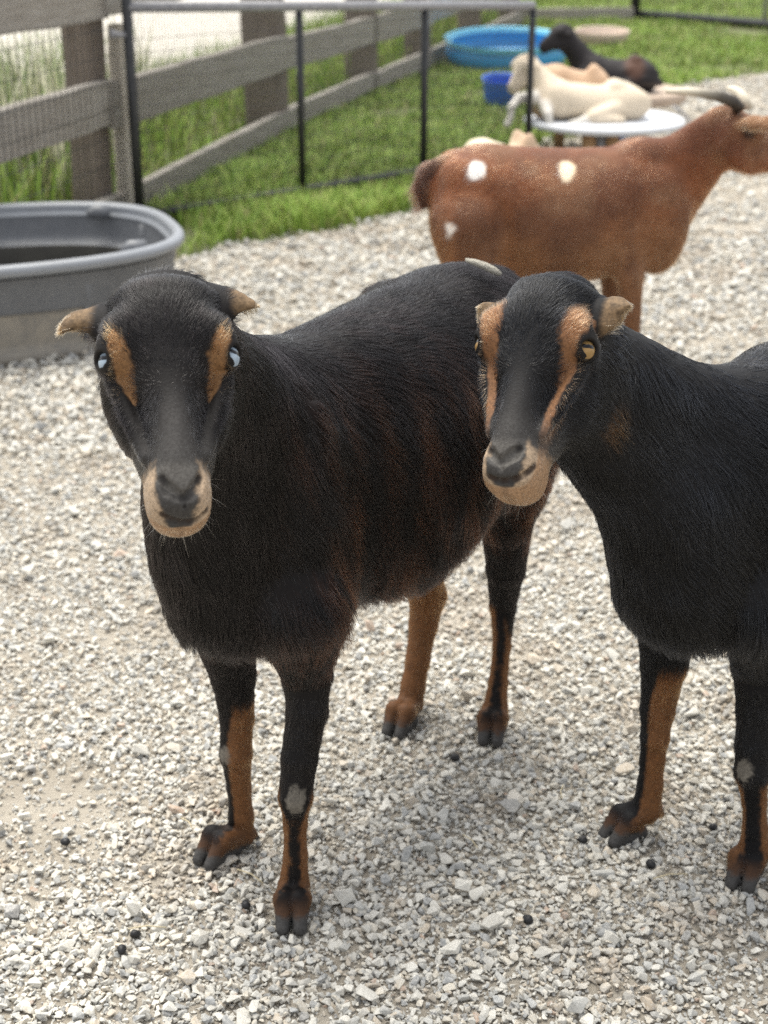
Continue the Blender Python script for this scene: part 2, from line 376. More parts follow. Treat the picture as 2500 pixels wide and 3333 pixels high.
def goat_two():
    s = Sdf(); O, a, r = body_frame(V3(.415, 1.692, 0), 47); up = V3(0, 0, 1)
    B = lambda sx, w, z: O+a*sx+r*w+up*z
    o, M = head_frame(1722, 1102, 1.56, 28, -19, 3)
    def ears(s, W, sc):
        s.chain([W(-.054, -.044, -.050), W(-.069, -.050, -.046), W(-.077, -.060, -.040)], [.009, .011, .008], .006, part='ear', sq=(M[:, 2], .5))
        s.chain([W(.054, -.046, -.052), W(.068, -.054, -.046), W(.078, -.066, -.040), W(.090, -.066, -.036)], [.010, .0135, .012, .006], .006, part='ear', sq=(nrm(M[:, 2]*.9-M[:, 1]*.3), .42))
    W = head_parts(s, o, M, .97, ears)
    st = [(-.13, .60, .49, .035, .035), (-.10, .64, .45, .060, .055), (-.04, .69, .415, .085, .080), (.04, .722, .385, .103, .112), (.14, .738, .36, .130, .155),
          (.28, .732, .345, .150, .180), (.40, .738, .355, .155, .185), (.52, .740, .40, .140, .155), (.60, .71, .46, .105, .115), (.66, .66, .54, .04, .04)]
    s.loft(O, a, up, r, st, k=.05, p=2.2)
    s.cone(W(0, -.040, -.075), B(.05, .0, .605), .050, .082, .05, part='neck', sq=(r, .80))
    s.cone(W(0, -.000, -.105), B(-.055, -.005, .55), .046, .082, .05, part='neck', sq=(r, .85))
    s.cone(B(-.085, -.01, .585), B(-.075, 0, .49), .060, .070, .05, part='neck')
    for e in (-1, 1):
        s.ell(B(.05, e*.085, .52), (.080, .046, .145), np.stack([a, r, up]), .03); s.ell(B(.03, e*.100, .58), (.018, .016, .10), np.stack([a, r, up]), .03)
        s.ell(B(.535, e*.10, .53), (.095, .055, .15), np.stack([a, r, up]), .05)
    s.ell(B(-.05, 0, .455), (.060, .068, .052), np.stack([a, r, up]), .05)
    L = {}
    L['f1'] = ([B(.03, -.080, .46), aty(2163, 2148, 1.785), aty(2141, 2305, 1.780), aty(2132, 2395, 1.775), aty(2124, 2470, 1.778), aty(2117, 2550, 1.782), aty(2105, 2630, 1.782), V3(*ground(2040, 2725))], [.056, .0320, .0240, .0205, .0180, .0185, .0220])
    L['f2'] = ([B(.0, .085, .45), aty(2480, 2148, 1.71), aty(2470, 2300, 1.70), aty(2455, 2420, 1.69), aty(2448, 2510, 1.683), aty(2455, 2600, 1.69), aty(2458, 2690, 1.69), aty(2455, 2765, 1.69), V3(*ground(2425, 2860))], [.062, .0380, .0290, .0250, .0235, .0170, .0172, .0225])
    L['h1'] = ([B(.53, -.085, .53), B(.475, -.09, .40), B(.60, -.09, .24), B(.585, -.09, .14), B(.575, -.09, .075), B(.55, -.09, 0)], [.080, .055, .0295, .0235, .0245])
    L['h2'] = ([B(.55, .085, .53), B(.49, .09, .40), B(.61, .09, .24), B(.595, .09, .14), B(.585, .09, .075), B(.56, .09, 0)], [.080, .055, .0295, .0235, .0245])
    fw = {'f1': V3(-.85, -.52, 0), 'f2': V3(-.45, -.9, 0), 'h1': -a, 'h2': -a}
    for k in L: leg(s, L[k][0], L[k][1], fw[k], .03, .91, k)
    s.chain([B(.635, 0, .72), B(.69, 0, .71), B(.72, 0, .67)], [.022, .022, .010], .02, part='tail', sq=(up, .6))
    G = dict(o=o, M=M, W=W, B=B, O=O, a=a, r=r, legs=L, fwd=fw)
    H = lambda x, y: s.hit(x, y, 1.2)
    ns = [H(1588, 1458), H(1596, 1478), H(1609, 1493), H(1624, 1502)]; n2 = [H(1695, 1458), H(1672, 1478), H(1646, 1494), H(1624, 1502)]
    ph = [H(1624, 1502), H(1628, 1525)]; mo = [H(x, y) for x, y in ((1592, 1552), (1620, 1566), (1660, 1566), (1705, 1548), (1742, 1518))]
    for c, rr in ((ns, (.0032, .0046, .0036, .0024)), (n2, (.0032, .0048, .0038, .0024)), (ph, (.0026, .0016)), (mo, (.0016, .0022, .0024, .0022, .0016))):
        for i in range(len(c)-1): s.cone(c[i], c[i+1], rr[i], rr[i+1], .005, True, 'head')
    for nm_, l_ in (('ns', ns), ('n2', n2), ('ph', ph), ('mo', mo)): print(nm_, np.round((np.array(l_)-o)@M, 3).tolist())
    G.update(stripe=dict(f1=V3(-1, -.1, 0), f2=V3(-.35, -.93, 0)), nostril=[ns, n2, ph], mouth=mo, callus=[(H(2420, 2508), .0125)])
    return s, G
def polyline_dist(P, pts):
    d = np.full(len(P), 9.)
    for i in range(len(pts)-1):
        a, b = np.asarray(pts[i]), np.asarray(pts[i+1]); ab = b-a
        t = np.clip(((P-a)@ab)/(ab@ab+1e-12), 0, 1)
        d = np.minimum(d, np.linalg.norm(P-a-t[:, None]*ab, axis=1))
    return d
def mixc(c, col, w): return c*(1-w[:, None])+np.asarray(col)*w[:, None]
interp = lambda x, xs, ys: np.interp(x, xs, ys)

BLACK1, BROWNTIP, BLACK2 = (.0046, .0038, .0040), (.042, .016, .008), (.0034, .0037, .0048)
TAN_FACE, TAN_LEG, TAN_MUZ, NOSE, HOOF, PAD = (.235, .125, .055), (.165, .072, .027), (.41, .305, .21), (.060, .057, .054), (.060, .058, .056), (.20, .18, .15)
def coat_black(P, N, G, two, tip=False):
    """albedo of the two black goats at points P"""
    q = (P-G['o'])@G['M']; u, v, n = q.T; au = np.abs(u)
    jit = (fbm(P*160, 2)-.5)
    c = np.tile(np.array(BLACK2 if two else BLACK1), (len(P), 1))
    if not two:
        sx = (P-G['O'])@G['a']; w = (P-G['O'])@G['r']; z = P[:, 2]
        st = fbm(np.stack([sx*70, w*30, z*9], 1), 3)
        br = smooth01(P[:, 2], .33, .42)*smooth01(st, .38, .70)*smooth01(z, .78, .60)*smooth01(sx, -.08, .05)*(1 if tip else .6)
        c = mixc(c, BROWNTIP, br*.8)
    head = smooth01(G['dh'](P), .035, .012)
    # face patches beside the eyes
    if two:
        uc = interp(v, [-.060, -.02, .02, .06, .11], [.046, .046, .042, .035, .030]); hw = interp(v, [-.054, -.042, -.022, .0, .02, .05, .11, .125], [0, .010, .0150, .0120, .0085, .0050, .0035, 0])
    else:
        uc = interp(v, [-.020, 0, .03, .05], [.053, .050, .040, .034]); hw = interp(v, [-.024, -.014, .004, .022, .038, .048], [0, .008, .0120, .0085, .0040, 0])
    patch = smooth01(np.abs(au-uc)/(hw+1e-5)+jit*.9, 1.2, .6)*(hw > .0005)*smooth01(n, -.050, -.035)*head
    c = mixc(c, (.225, .110, .052) if two else TAN_FACE, patch)
    # muzzle
    mn = -.0235 if two else -.036
    wd = interp(n, [mn-.002, mn, -.018, -.009, -.003, .004], [0, .011, .0145, .0205, .0245, .028])
    mz = smooth01(v+jit*.016, .108, .128)*head
    side = smooth01(au+jit*.009, wd-.003, wd+.0045)
    low = smooth01(n, mn+.001, mn-.004)
    pale = np.maximum(side, low)
    c = mixc(c, NOSE, smooth01(v, .070, .115)*head*(1-pale*mz)*.9)
    c = mixc(c, (.115, .108, .098), head*smooth01(v, .112, .124)*smooth01(v, .152, .146)*smooth01(au, .022, .016)*(1-pale*mz)*(v-.128 < .022-au*.75)*.8)
    c = mixc(c, TAN_MUZ, mz*pale)
    c = mixc(c, (.33, .19, .10), mz*low*.75)
    c = mixc(c, (.07, .05, .04), mz*low*smooth01(au, .006, .002)*.25)
    # sparse hair on the bridge of the nose, its shine painted in as grey
    c = mixc(c, (.075, .071, .068), head*np.exp(-((v-.080)/.036)**2-(u/.018)**2)*smooth01(n, -.03, -.01)*.75*(0.5 if two else 1))
    if two: c = mixc(c, (.30, .15, .06), smooth01(n, -.114, -.124)*smooth01(v, .055, .035)*smooth01(v, -.0, .02)*head*.45)
    ear = smooth01(G['de'](P), .006, .002)*smooth01(au, .058, .068)
    c = mixc(c, (.21, .138, .076), ear*np.clip(.85+jit, 0, 1))
    # legs
    for k in ('f1', 'f2', 'h1', 'h2'):
        f = G['fwd'][k]; pts = G['legs'][k][0]; near = smooth01(G['s'](P, k), .022, .008)*smooth01(P[:, 2], .40, .36)
        zs = np.array([p[2] for p in pts[1:]])[::-1]; ax = np.stack([np.interp(P[:, 2], zs, np.array([p[i] for p in pts[1:]])[::-1]) for i in (0, 1)], 1)
        off = P[:, :2]-ax; off = off/(np.linalg.norm(off, axis=1, keepdims=True)+1e-6)
        fr = off@nrm(G['stripe'].get(k, f)[:2]); sd_ = off@V3(-nrm(f)[1], nrm(f)[0], 0)[:2]
        z = P[:, 2]+jit*.025
        if two: ztop = {'f1': .205+.085*smooth01(sd_, .0, .7)*1.0, 'f2': .165, 'h1': .25, 'h2': .25}[k]
        else: ztop = {'f1': .190+.060*smooth01(sd_, .0, .7), 'f2': .150+.04*smooth01(np.abs(sd_), .6, .95), 'h1': .262, 'h2': .215-.05*smooth01(sd_, .0, .8)}[k]
        tan = smooth01(z, ztop+.012, ztop-.012)
        wid = {'f1': .70, 'f2': .885, 'h1': 1.2, 'h2': .90}[k] if not two else {'f1': .72, 'f2': .80, 'h1': .8, 'h2': .8}[k]
        stripe = smooth01(fr+jit*.25, wid-.10, wid+.08)*smooth01(P[:, 2], .02, .05)
        tanc = np.array(TAN_LEG)*(1.0+.5*jit[:, None])
        tc_ = np.where((P[:, 2] < .065)[:, None], tanc*(.62+.38*smooth01(P[:, 2], .028, .075))[:, None], tanc)
        c = np.where((near*tan)[:, None] > 0, c*(1-(near*tan*(1-stripe))[:, None])+tc_*(near*tan*(1-stripe))[:, None], c)
        c = mixc(c, (.045, .030, .024), near*smooth01(P[:, 2], .046, .024)*smooth01(fr, .0, .8)*.45)
        c = mixc(c, HOOF, near*smooth01(P[:, 2]+jit*.010-.004*fr, .027, .018))
    for p, rr in G['callus']:
        d = (P-p); e = np.sqrt((d[:, 0]/rr*1.15)**2+(d[:, 1]/rr)**2+(d[:, 2]/rr*.80)**2)
        c = mixc(c, np.array(PAD), smooth01(e+jit*.9+.35*(fbm(P*90+5, 2)-.5), 1.08, .90)*(.8+.4*jit))
    for ln, r_ in zip(G['nostril'], (1., 1., .5)): c = mixc(c, (.006, .005, .005), smooth01(polyline_dist(P, ln), .0056*r_, .0034*r_))
    c = mixc(c, (.035, .022, .016), smooth01(polyline_dist(P, G['mouth']), .0048, .0024)*.9)
    for e in (-1, 1):
        d = np.linalg.norm(P-G['W'](e*.066, 0, -.015), axis=1); c = mixc(c, (.010, .009, .009), smooth01(d, .019, .014))
    return c

def hair_strands(name, parent, root, dirs, N, L, rad, col, sag=.18, lay=.10, mat_=None, clump=.0, cell=.011, npt=4):
    n = len(root)
    if clump:
        tip0 = root+dirs*L[:, None]; m = 0; lock = np.ones(n)
        for ce, wt in ((cell, .6), (cell*2.1, .4)):
            ce = np.broadcast_to(np.asarray(ce, float), (n,))[:, None]; key = np.floor((root+(ce*.30*rng.standard_normal((n, 3))))/ce).astype(np.int64)@np.array([1, 8192, 8192*8192])+(ce[:, 0]*1e5).astype(np.int64)*8192**3
            _, inv = np.unique(key, return_inverse=True); cnt = np.bincount(inv)
            m = m+wt*np.stack([np.bincount(inv, tip0[:, i])/cnt for i in range(3)], 1)[inv]
            lock *= (.45+1.1*rng.random(len(cnt))**1.3)[inv]
            if wt == .6: cl = clump*(.45+.55*rng.random(len(cnt)))[inv]
        col = col*lock[:, None]
    pts = np.empty((n, npt, 3), np.float32); g = np.array([0, 0, -1.])
    for j in range(npt):
        t = j/(npt-1)
        p = root-N*.0012*(1-t)+dirs*(L*t)[:, None]+g*(L*t*t*sag)[:, None]-N*(L*t*t*lay)[:, None]
        if clump: p = p+(m-tip0)*(cl*t**1.3)[:, None]
        pts[:, j] = p
    hc = bpy.data.hair_curves.new(name); hc.add_curves([npt]*n)
    hc.attributes['position'].data.foreach_set('vector', pts.ravel())
    ra = hc.attributes.get('radius') or hc.attributes.new('radius', 'FLOAT', 'POINT')
    taper = np.linspace(1, .18, npt)**.8
    ra.data.foreach_set('value', (rad[:, None]*taper[None]).astype(np.float32).ravel())
    c4 = np.ones((n, npt, 4), np.float32); c4[:, :, :3] = col[:, None, :] if col.ndim == 2 else col
    a = hc.attributes.new('coat', 'FLOAT_COLOR', 'POINT'); a.data.foreach_set('color', c4.ravel())
    o = link(name, hc, parent, mat_, rel=True); return o
def scatter(V, Q, w):
    """random points on quads, w: density per square metre at the quads"""
    T = np.concatenate([Q[:, [0, 1, 2]], Q[:, [0, 2, 3]]]); w = np.concatenate([w, w])
    A = .5*np.linalg.norm(np.cross(V[T[:, 1]]-V[T[:, 0]], V[T[:, 2]]-V[T[:, 0]]), axis=1)
    k = rng.poisson(A*w); t = np.repeat(T, k, axis=0); a, b = rng.random((2, len(t))); f = a+b > 1; a[f] = 1-a[f]; b[f] = 1-b[f]
    return V[t[:, 0]]+a[:, None]*(V[t[:, 1]]-V[t[:, 0]])+b[:, None]*(V[t[:, 2]]-V[t[:, 0]])

def fur_material(name, rough=.42, boost=1.0):
    m = bpy.data.materials.new(name); m.use_nodes = True; t = m.node_tree; t.nodes.clear()
    a = t.nodes.new('ShaderNodeAttribute'); a.attribute_name = 'coat'
    h = t.nodes.new('ShaderNodeBsdfHairPrincipled'); h.model = 'CHIANG'; h.parametrization = 'COLOR'
    h.inputs['Roughness'].default_value = rough; h.inputs['Radial Roughness'].default_value = .55
    h.inputs['Random Roughness'].default_value = .3; h.inputs['IOR'].default_value = 1.42
    o = t.nodes.new('ShaderNodeOutputMaterial'); t.links.new(a.outputs['Color'], h.inputs['Color']); t.links.new(h.outputs[0], o.inputs[0]); return m
M_SKIN = mat('goat_skin', attr='coat', rough=.60, spec=.16, noise=(330, .45, (.012, .009, .008)), bump=(420, .35, .002))
M_FUR = fur_material('goat_fur', .21)

def eyeball(parent, c, look, horiz, r, iris, name='eye', dark=(.02, .015, .01)):
    look = nrm(look); hz = nrm(horiz-look*(horiz@look)); vt = np.cross(look, hz)
    SGN = 1 if vt[2] > 0 else -1
    nu, nv = 48, 36; V = []; F = []; C = []
    for i in range(nv+1):
        th = math.pi*i/nv
        for j in range(nu):
            ph = 2*math.pi*j/nu; x, y, z = math.sin(th)*math.cos(ph), math.sin(th)*math.sin(ph), math.cos(th)
            V.append(c+r*(hz*x+vt*y+look*z*1.0)); rr = math.hypot(x, y)
            col = np.array(iris)*(1-.25*max(0, rr-.35)*2*.5)
            if z < 0: col = np.array(dark)
            if rr > .80: col = np.array(dark)
            if abs(x) < .56 and .02 < y*SGN < .36: col = np.array((.004, .004, .006))
            C.append(col)
    for i in range(nv):
        for j in range(nu): F.append((i*nu+j, (i+1)*nu+j, (i+1)*nu+(j+1) % nu, i*nu+(j+1) % nu))
    me = np_mesh(name, np.array(V)-np.array(parent.location), F, True, np.array(C))
    return link(name, me, parent, M_EYE, rel=True)
M_EYE = mat('eye', attr='coat', rough=.10, spec=.30)

def refine(s, V, Q, G):
    """finer mesh on the head, the muzzle, round the eyes and on the feet, drawn back onto the exact form"""
    import bmesh
    me = np_mesh('tmp', V, Q); bm = bmesh.new(); bm.from_mesh(me); bpy.data.meshes.remove(me)
    for rnd_ in range(2):
        P = np.array([v.co[:] for v in bm.verts]); q = (P-G['o'])@G['M']
        eye = np.min([np.linalg.norm(P-G['W'](k*.066, 0, -.015), axis=1) for k in (-1, 1)], 0)
        nos = np.min([polyline_dist(P, l) for l in G['nostril']+[G['mouth']]], 0)
        if rnd_ == 0: m = (s(P, 'head') < .005) | (s(P, 'ear') < .003) | (P[:, 2] < .075)
        else: m = (eye < .020) | (nos < .012)
        es = [e for e in bm.edges if m[e.verts[0].index] and m[e.verts[1].index]]
        bmesh.ops.subdivide_edges(bm, edges=es, cuts=1, use_grid_fill=True); bm.verts.ensure_lookup_table(); bm.verts.index_update()
        P = np.array([v.co[:] for v in bm.verts])
        near = np.zeros(len(P), bool); near[:] = (s(P, 'head') < .006) | (P[:, 2] < .08); I = np.where(near)[0]; X = P[I]
        for _ in range(2):
            d = s(X); g = np.stack([s(X+e)-s(X-e) for e in np.eye(3)*.0008], -1); g /= np.linalg.norm(g, axis=1, keepdims=True)+1e-9
            X = X-g*np.clip(d, -.003, .003)[:, None]*.8
        P[I] = X
        for i in I: bm.verts[i].co = P[i]
    bmesh.ops.triangulate(bm, faces=bm.faces[:]); bm.verts.index_update()
    P = np.array([v.co[:] for v in bm.verts]); F = np.array([[v.index for v in f.verts] for f in bm.faces]); bm.free(); return P, F
def finish_black_goat(fn, two, label, group):
    s, G = fn(); G['s'] = s
    G['dh'] = lambda P: s(P, 'head'); G['de'] = lambda P: s(P, 'ear'); G['dn'] = lambda P: s(P, 'neck'); G['db'] = lambda P: s(P, 'body')
    V, Q, DG = polygonise(s, .004)
    for _ in range(2):
        d = tri_sample(*DG, V); V = V-grad_n(*DG, V)*np.clip(d, -.003, .003)[:, None]*.8
    N = grad_n(*DG, V); base = V3(*G['O'])
    Vr, Fr = refine(s, V, Q, G); me = np_mesh('goat', Vr-base, Fr, True, coat_black(Vr, None, G, two))
    o = link('goat', me, None, M_SKIN); o.location = base; tag(o, label, 'goat', group); bpy.context.view_layer.update()
    # --- fur
    Qc = V[Q].mean(1); dh, de, dn, db = G['dh'](Qc), G['de'](Qc), G['dn'](Qc), G['db'](Qc)
    ishead = (dh < np.minimum(dn, db)-.002) | (de < .004); low = (Qc[:, 2] < .36) & (db > .015) & ~ishead
    w = np.where(ishead, 420000., np.where(low, 260000., 105000.)); w = np.where(de < .004, 700000., w); w = np.where(Qc[:, 2] < .020, 0, w)
    R = scatter(V, Q, w); n = len(R); Nn = grad_n(*DG, R)
    q = (R-G['o'])@G['M']; u, v, nn = q.T; au = np.abs(u); um, vm, nm = G['M'].T
    dh, de, dn, db = G['dh'](R), G['de'](R), G['dn'](R), G['db'](R)
    dl = np.min([s(R, k) for k in ('f1', 'f2', 'h1', 'h2')], 0)
    e = lambda d: np.exp(-np.clip(d, 0, 1)/.014)
    wh, wn, wb, wl, we = e(dh)*1.2, e(dn), e(db), e(dl)*(R[:, 2] < .45), e(de)*3*(de < .006)
    a, r, up = G['a'], G['r'], V3(0, 0, 1)
    sx, wl_ = (R-G['O'])@a, (R-G['O'])@r
    side = np.sign(wl_)
    fb = a*.62+r[None]*(side*.25)[:, None]*smooth01(np.abs(wl_), .0, .05)[:, None]-up*(.35+.9*smooth01(R[:, 2], .74, .60))[:, None]
    nd = nrm(G['B'](.0, 0, .60)-G['W'](0, -.03, -.09)); fn_ = nd*.9-up*.55+0*R
    upf = smooth01(v, .055, .015)[:, None]
    fh = (-vm*.9+um*(np.sign(u)*np.clip(au/.05, 0, 1)*.55)[:, None])*upf+(vm*.7+um*(np.sign(u)*.5*np.clip(au/.03, 0, 1))[:, None])*(1-upf)
    cheek = smooth01(nn, -.025, -.06)[:, None]; fh = fh*(1-cheek)+(-nm*.7-vm*.35)*cheek
    ed = um*np.sign(u)[:, None]+0*R
    fl = -up+0*R
    F = fh*wh[:, None]+fn_*wn[:, None]+fb*wb[:, None]+fl*wl[:, None]+ed*we[:, None]
    F /= (np.linalg.norm(F, axis=1, keepdims=True)+1e-6)
    sc = 21.
    nz = np.stack([fbm(R*sc+k*31.7, 2)-.5 for k in range(3)], 1)
    tot = wh+wn+wb+wl+we; fh_, fl_ = wh/tot, wl/tot
    F = F+nz*(1.5*(1-fh_)*(1-fl_)+.45)[:, None]+rng.standard_normal((n, 3))*.085
    F -= Nn*(F*Nn).sum(1, keepdims=True); F /= (np.linalg.norm(F, axis=1, keepdims=True)+1e-6)
    lift = np.where(fh_ > .5, .16, .13)+.15*rng.random(n)
    D = F+Nn*lift[:, None]; D /= np.linalg.norm(D, axis=1, keepdims=True)
    Lh = interp(v, [-.11, -.07, -.02, .03, .07, .11, .14], [.022, .021, .018, .014, .009, .0045, .0032])
    Lb = .036+.014*fbm(R*14, 2)+.010*smooth01(R[:, 2], .45, .40)
    Ll = interp(R[:, 2], [.02, .05, .12, .20, .30, .42], [.006, .009, .008, .010, .016, .026])
    L = (Lh*wh+.028*wn+Lb*wb+Ll*wl+.012*we)/tot; L = L*(.65+.6*rng.random(n))
    L = np.where((fh_ > .5) & (nn < -.07) & (v < .06), L*1.25, L)
    eye = np.min([np.linalg.norm(R-G['W'](k*.066, 0, -.015), axis=1) for k in (-1, 1)], 0)
    L = np.where((R[:, 2] < .36) & (fl_ > .15), np.minimum(L, Ll*1.4), L)
    L *= .25+.75*smooth01(eye, .013, .028)
    nos = np.min([polyline_dist(R, l) for l in G['nostril']], 0); mou = polyline_dist(R, G['mouth'])
    nosepad = (v > .118)*(nn > -.040)*(au < .015)
    cal = np.min([np.linalg.norm(R-p, axis=1)/rr for p, rr in G['callus']], 0)
    keep = (eye > .0125) & (nos > .0055) & (mou > .0030) & (cal > 1.05) & (R[:, 2] > .026) & ~((nosepad > 0) & (rng.random(n) < .75))
    rad = np.where(fh_ > .5, .00019, np.where(fl_ > .5, .00022, .00031))*(.8+.5*rng.random(n)); rad = np.where((fh_ > .5) & (v > .09), .00014, rad)
    k = keep; R, D, Nn, L, rad = R[k], D[k], Nn[k], L[k], rad[k]
    c = coat_black(R, Nn, G, two, True)*(.75+.55*rng.random((len(R), 1)))
    hair_strands('fur', o, R-base, D, Nn, L, rad, c, mat_=M_FUR, clump=.92, cell=np.where(fh_[k] > .5, np.where(v[k] > .095, .0016, .0070), np.where(fl_[k] > .5, .006, .017)))
    # whiskers
    Hd = V[(G['dh'](V) < .004)]; ql = (Hd-G['o'])@G['M']; Hd = Hd[(ql[:, 1] > .105) & (ql[:, 2] < -.035)]
    wr = Hd[rng.integers(0, len(Hd), 40)]; wN = grad_n(*DG, wr); wd = wN+.5*vm+.35*rng.standard_normal((40, 3)); wd /= np.linalg.norm(wd, axis=1, keepdims=True)
    hair_strands('whiskers', o, wr-base, wd, wN, .006+.018*rng.random(40), np.full(40, .00010), np.tile(np.array([.16, .13, .10]), (40, 1)), mat_=M_FUR)
    # eyes
    W = G['W']
    for e_ in (-1, 1):
        iris = (.30, .37, .44) if not two else (.27, .165, .06)
        look = um*e_*.70+nm*.66+vm*.10
        eyeball(o, W(e_*.0560, .001, -.0215), look, V3(1, 0, -.03), .0130*(.97 if two else 1), iris)
    return o, G

# ------------------------------------------------------------------ ground, gravel, grass
def ground_h(x, y):
    P = np.stack([x, y, 0*x], -1); return (fbm(P*1.6, 2)-.5)*.02
EDGE = np.array([ground(*p)[:2] for p in ((-900, 900), (-200, 800), (300, 790), (575, 845), (760, 800), (1000, 762), (1330, 690), (1560, 600), (1680, 500), (1830, 455), (2060, 395), (2180, 300), (2330, 262), (2520, 236), (2900, 215))])
def grass_mask(x, y):
    """1 on the grass, 0 on the gravel: the gravel lies on the near side of the wavy EDGE line"""
    ye = np.interp(x, EDGE[:, 0], EDGE[:, 1]); P = np.stack([x, y, 0*x], -1)
    return smooth01(y-ye+(fbm(P*2.2, 3)-.5)*.30, -.06, .10)
def ground_material():
    m = mat('ground', attr='tone', rough=.95, spec=.15, noise=[(9, .5, (.20, .17, .13)), (90, .45, (.34, .30, .25))], bump=(120, .8, .012)); return m
xs = np.concatenate([[-200, -60, -25, -12], np.linspace(-6, 6, 90), [12, 25, 60, 200]]); ys = np.concatenate([[-60, -20, -5], np.linspace(.3, 20, 150), [26, 40, 80, 300]])
X, Y = np.meshgrid(xs, ys); gm = grass_mask(X, Y)
inside = (np.abs(X) < 7)*(Y > 0)*(Y < 20.5)
Z = ground_h(X, Y)*inside
tone = np.where(gm[..., None] > .5, np.array([.10, .135, .035]), np.array([.42, .385, .325]))
nx, ny = len(xs), len(ys); idx = np.arange(nx*ny).reshape(ny, nx)
Fq = np.stack([idx[:-1, :-1], idx[:-1, 1:], idx[1:, 1:], idx[1:, :-1]], -1).reshape(-1, 4)
# the pale track outside the fence
fa, fb_ = V3(-1.182, 5.984, 0), V3(.243, 11.532, 0); fd = nrm(fb_-fa); fn2 = V3(-fd[1], fd[0], 0)
off = (X-fa[0])*fn2[0]+(Y-fa[1])*fn2[1]
track = smooth01(off+(fbm(np.stack([X, Y, 0*X], -1)*.7, 2)-.5)*1.2, 1.5, 2.1)*smooth01(off, 5.4, 4.6)*(Y > 3)
tone = tone*(1-track[..., None])+np.array([.66, .63, .57])*track[..., None]
me = np_mesh('ground', np.stack([X, Y, Z], -1).reshape(-1, 3), Fq, True, tone.reshape(-1, 3), 'tone')
tag(link('ground', me, None, ground_material()), kind='structure')

def convex_pebble(seed, npt=11):
    import bmesh
    r = np.random.default_rng(seed); p = r.standard_normal((npt, 3)); p /= np.linalg.norm(p, axis=1, keepdims=True); p *= (.82+.3*r.random((npt, 1)))
    p *= np.array([1, .62+.33*r.random(), .42+.3*r.random()])
    bm = bmesh.new(); vs = [bm.verts.new(q) for q in p]; res = bmesh.ops.convex_hull(bm, input=vs)
    bmesh.ops.delete(bm, geom=[v for v in bm.verts if not v.link_faces], context='VERTS')
    bmesh.ops.bevel(bm, geom=list(bm.edges), offset=.045, segments=1, affect='EDGES') if seed % 3 == 0 else None
    bmesh.ops.triangulate(bm, faces=bm.faces[:]); bm.verts.ensure_lookup_table(); bm.verts.index_update()
    V = np.array([v.co[:] for v in bm.verts]); F = np.array([[v.index for v in f.verts] for f in bm.faces]); bm.free(); return V, F
PROTO = [convex_pebble(k, 9+k % 4) for k in range(18)]
SMALL = [convex_pebble(100+k*3+1, 6) for k in range(6)]
def rand_rot(n, tilt):
    az = rng.random(n)*2*math.pi; ca, sa = np.cos(az), np.sin(az); Rz = np.zeros((n, 3, 3)); Rz[:, 0, 0] = ca; Rz[:, 0, 1] = -sa; Rz[:, 1, 0] = sa; Rz[:, 1, 1] = ca; Rz[:, 2, 2] = 1
    t = rng.standard_normal(n)*tilt; b = rng.random(n)*2*math.pi; ax = np.stack([np.cos(b), np.sin(b), 0*b], 1); K = np.zeros((n, 3, 3))
    K[:, 0, 2] = ax[:, 1]; K[:, 1, 2] = -ax[:, 0]; K[:, 2, 0] = -ax[:, 1]; K[:, 2, 1] = ax[:, 0]
    return (np.eye(3)+np.sin(t)[:, None, None]*K+(1-np.cos(t))[:, None, None]*(K@K))@Rz
def in_view(x, y, mx=.22, my=.5):
    zc = y*math.cos(PITCH)+CAM_H*math.sin(PITCH); return (np.abs(x) < (1250/F_PX)*zc+mx) & (y > .95)
def dirt(x, y):
    P = np.stack([x, y, 0*x], -1); return fbm(P*2.1+40, 3)
GV, GF, GC = [], [], []; nv_ = 0
def pebbles(n, y0, y1, size, protos, zoff, keep_dirt, alb):
    global nv_
    y = rng.uniform(y0, y1, n); x = rng.uniform(-2.4, 2.4, n)*np.clip(y/3, .55, 1.5)
    ok = in_view(x, y) & (grass_mask(x, y) < rng.random(n)*.9+.05) & (dirt(x, y)+.18*rng.standard_normal(n)*.5 < keep_dirt)
    x, y = x[ok], y[ok]; n = len(x); sz = size*np.exp(rng.standard_normal(n)*.42); sz = np.minimum(sz, size*2.3)
    z = ground_h(x, y)+sz*zoff*rng.random(n)+sz*.12
    pal = np.array([(.66, .64, .585), (.56, .54, .49), (.44, .44, .42), (.31, .32, .325), (.50, .43, .34), (.62, .57, .48), (.20, .20, .20), (.42, .30, .22)])
    c = pal[rng.choice(8, n, p=[.27, .24, .17, .09, .08, .12, .02, .01])]*(.86+.28*rng.random((n, 1)))*alb*np.array([.99, .985, .962])
    P_ = np.stack([x, y, 0*x], 1); brn = smooth01(fbm(P_*7+90, 3), .60, .74)*.55; c = c*(1-brn[:, None])+c*np.array([.62, .50, .38])*brn[:, None]
    which = rng.integers(0, len(protos), n); Rm = rand_rot(n, .45)
    for k, (V, F) in enumerate(protos):
        m = np.where(which == k)[0]
        if len(m) == 0: continue
        W = np.einsum('nij,vj->nvi', Rm[m]*sz[m][:, None, None], V)+np.stack([x[m], y[m], z[m]], 1)[:, None]
        GV.append(W.reshape(-1, 3)); GF.append((F[None]+(np.arange(len(m))*len(V))[:, None, None]+nv_).reshape(-1, 3)); GC.append(np.repeat(c[m], len(V), 0)); nv_ += len(m)*len(V)
FD = 1.0
pebbles(int(155000*FD), 1.0, 3.3, .0046, PROTO, .9, .765, 1.)
pebbles(int(60000*FD), 1.0, 2.7, .0029, SMALL, 1.0, .85, .95)
pebbles(int(5200*FD), 1.0, 3.3, .0082, PROTO, 1.0, .72, 1.)
pebbles(int(95000*FD), 3.3, 6.4, .0086, PROTO[:6], .9, .75, 1.)
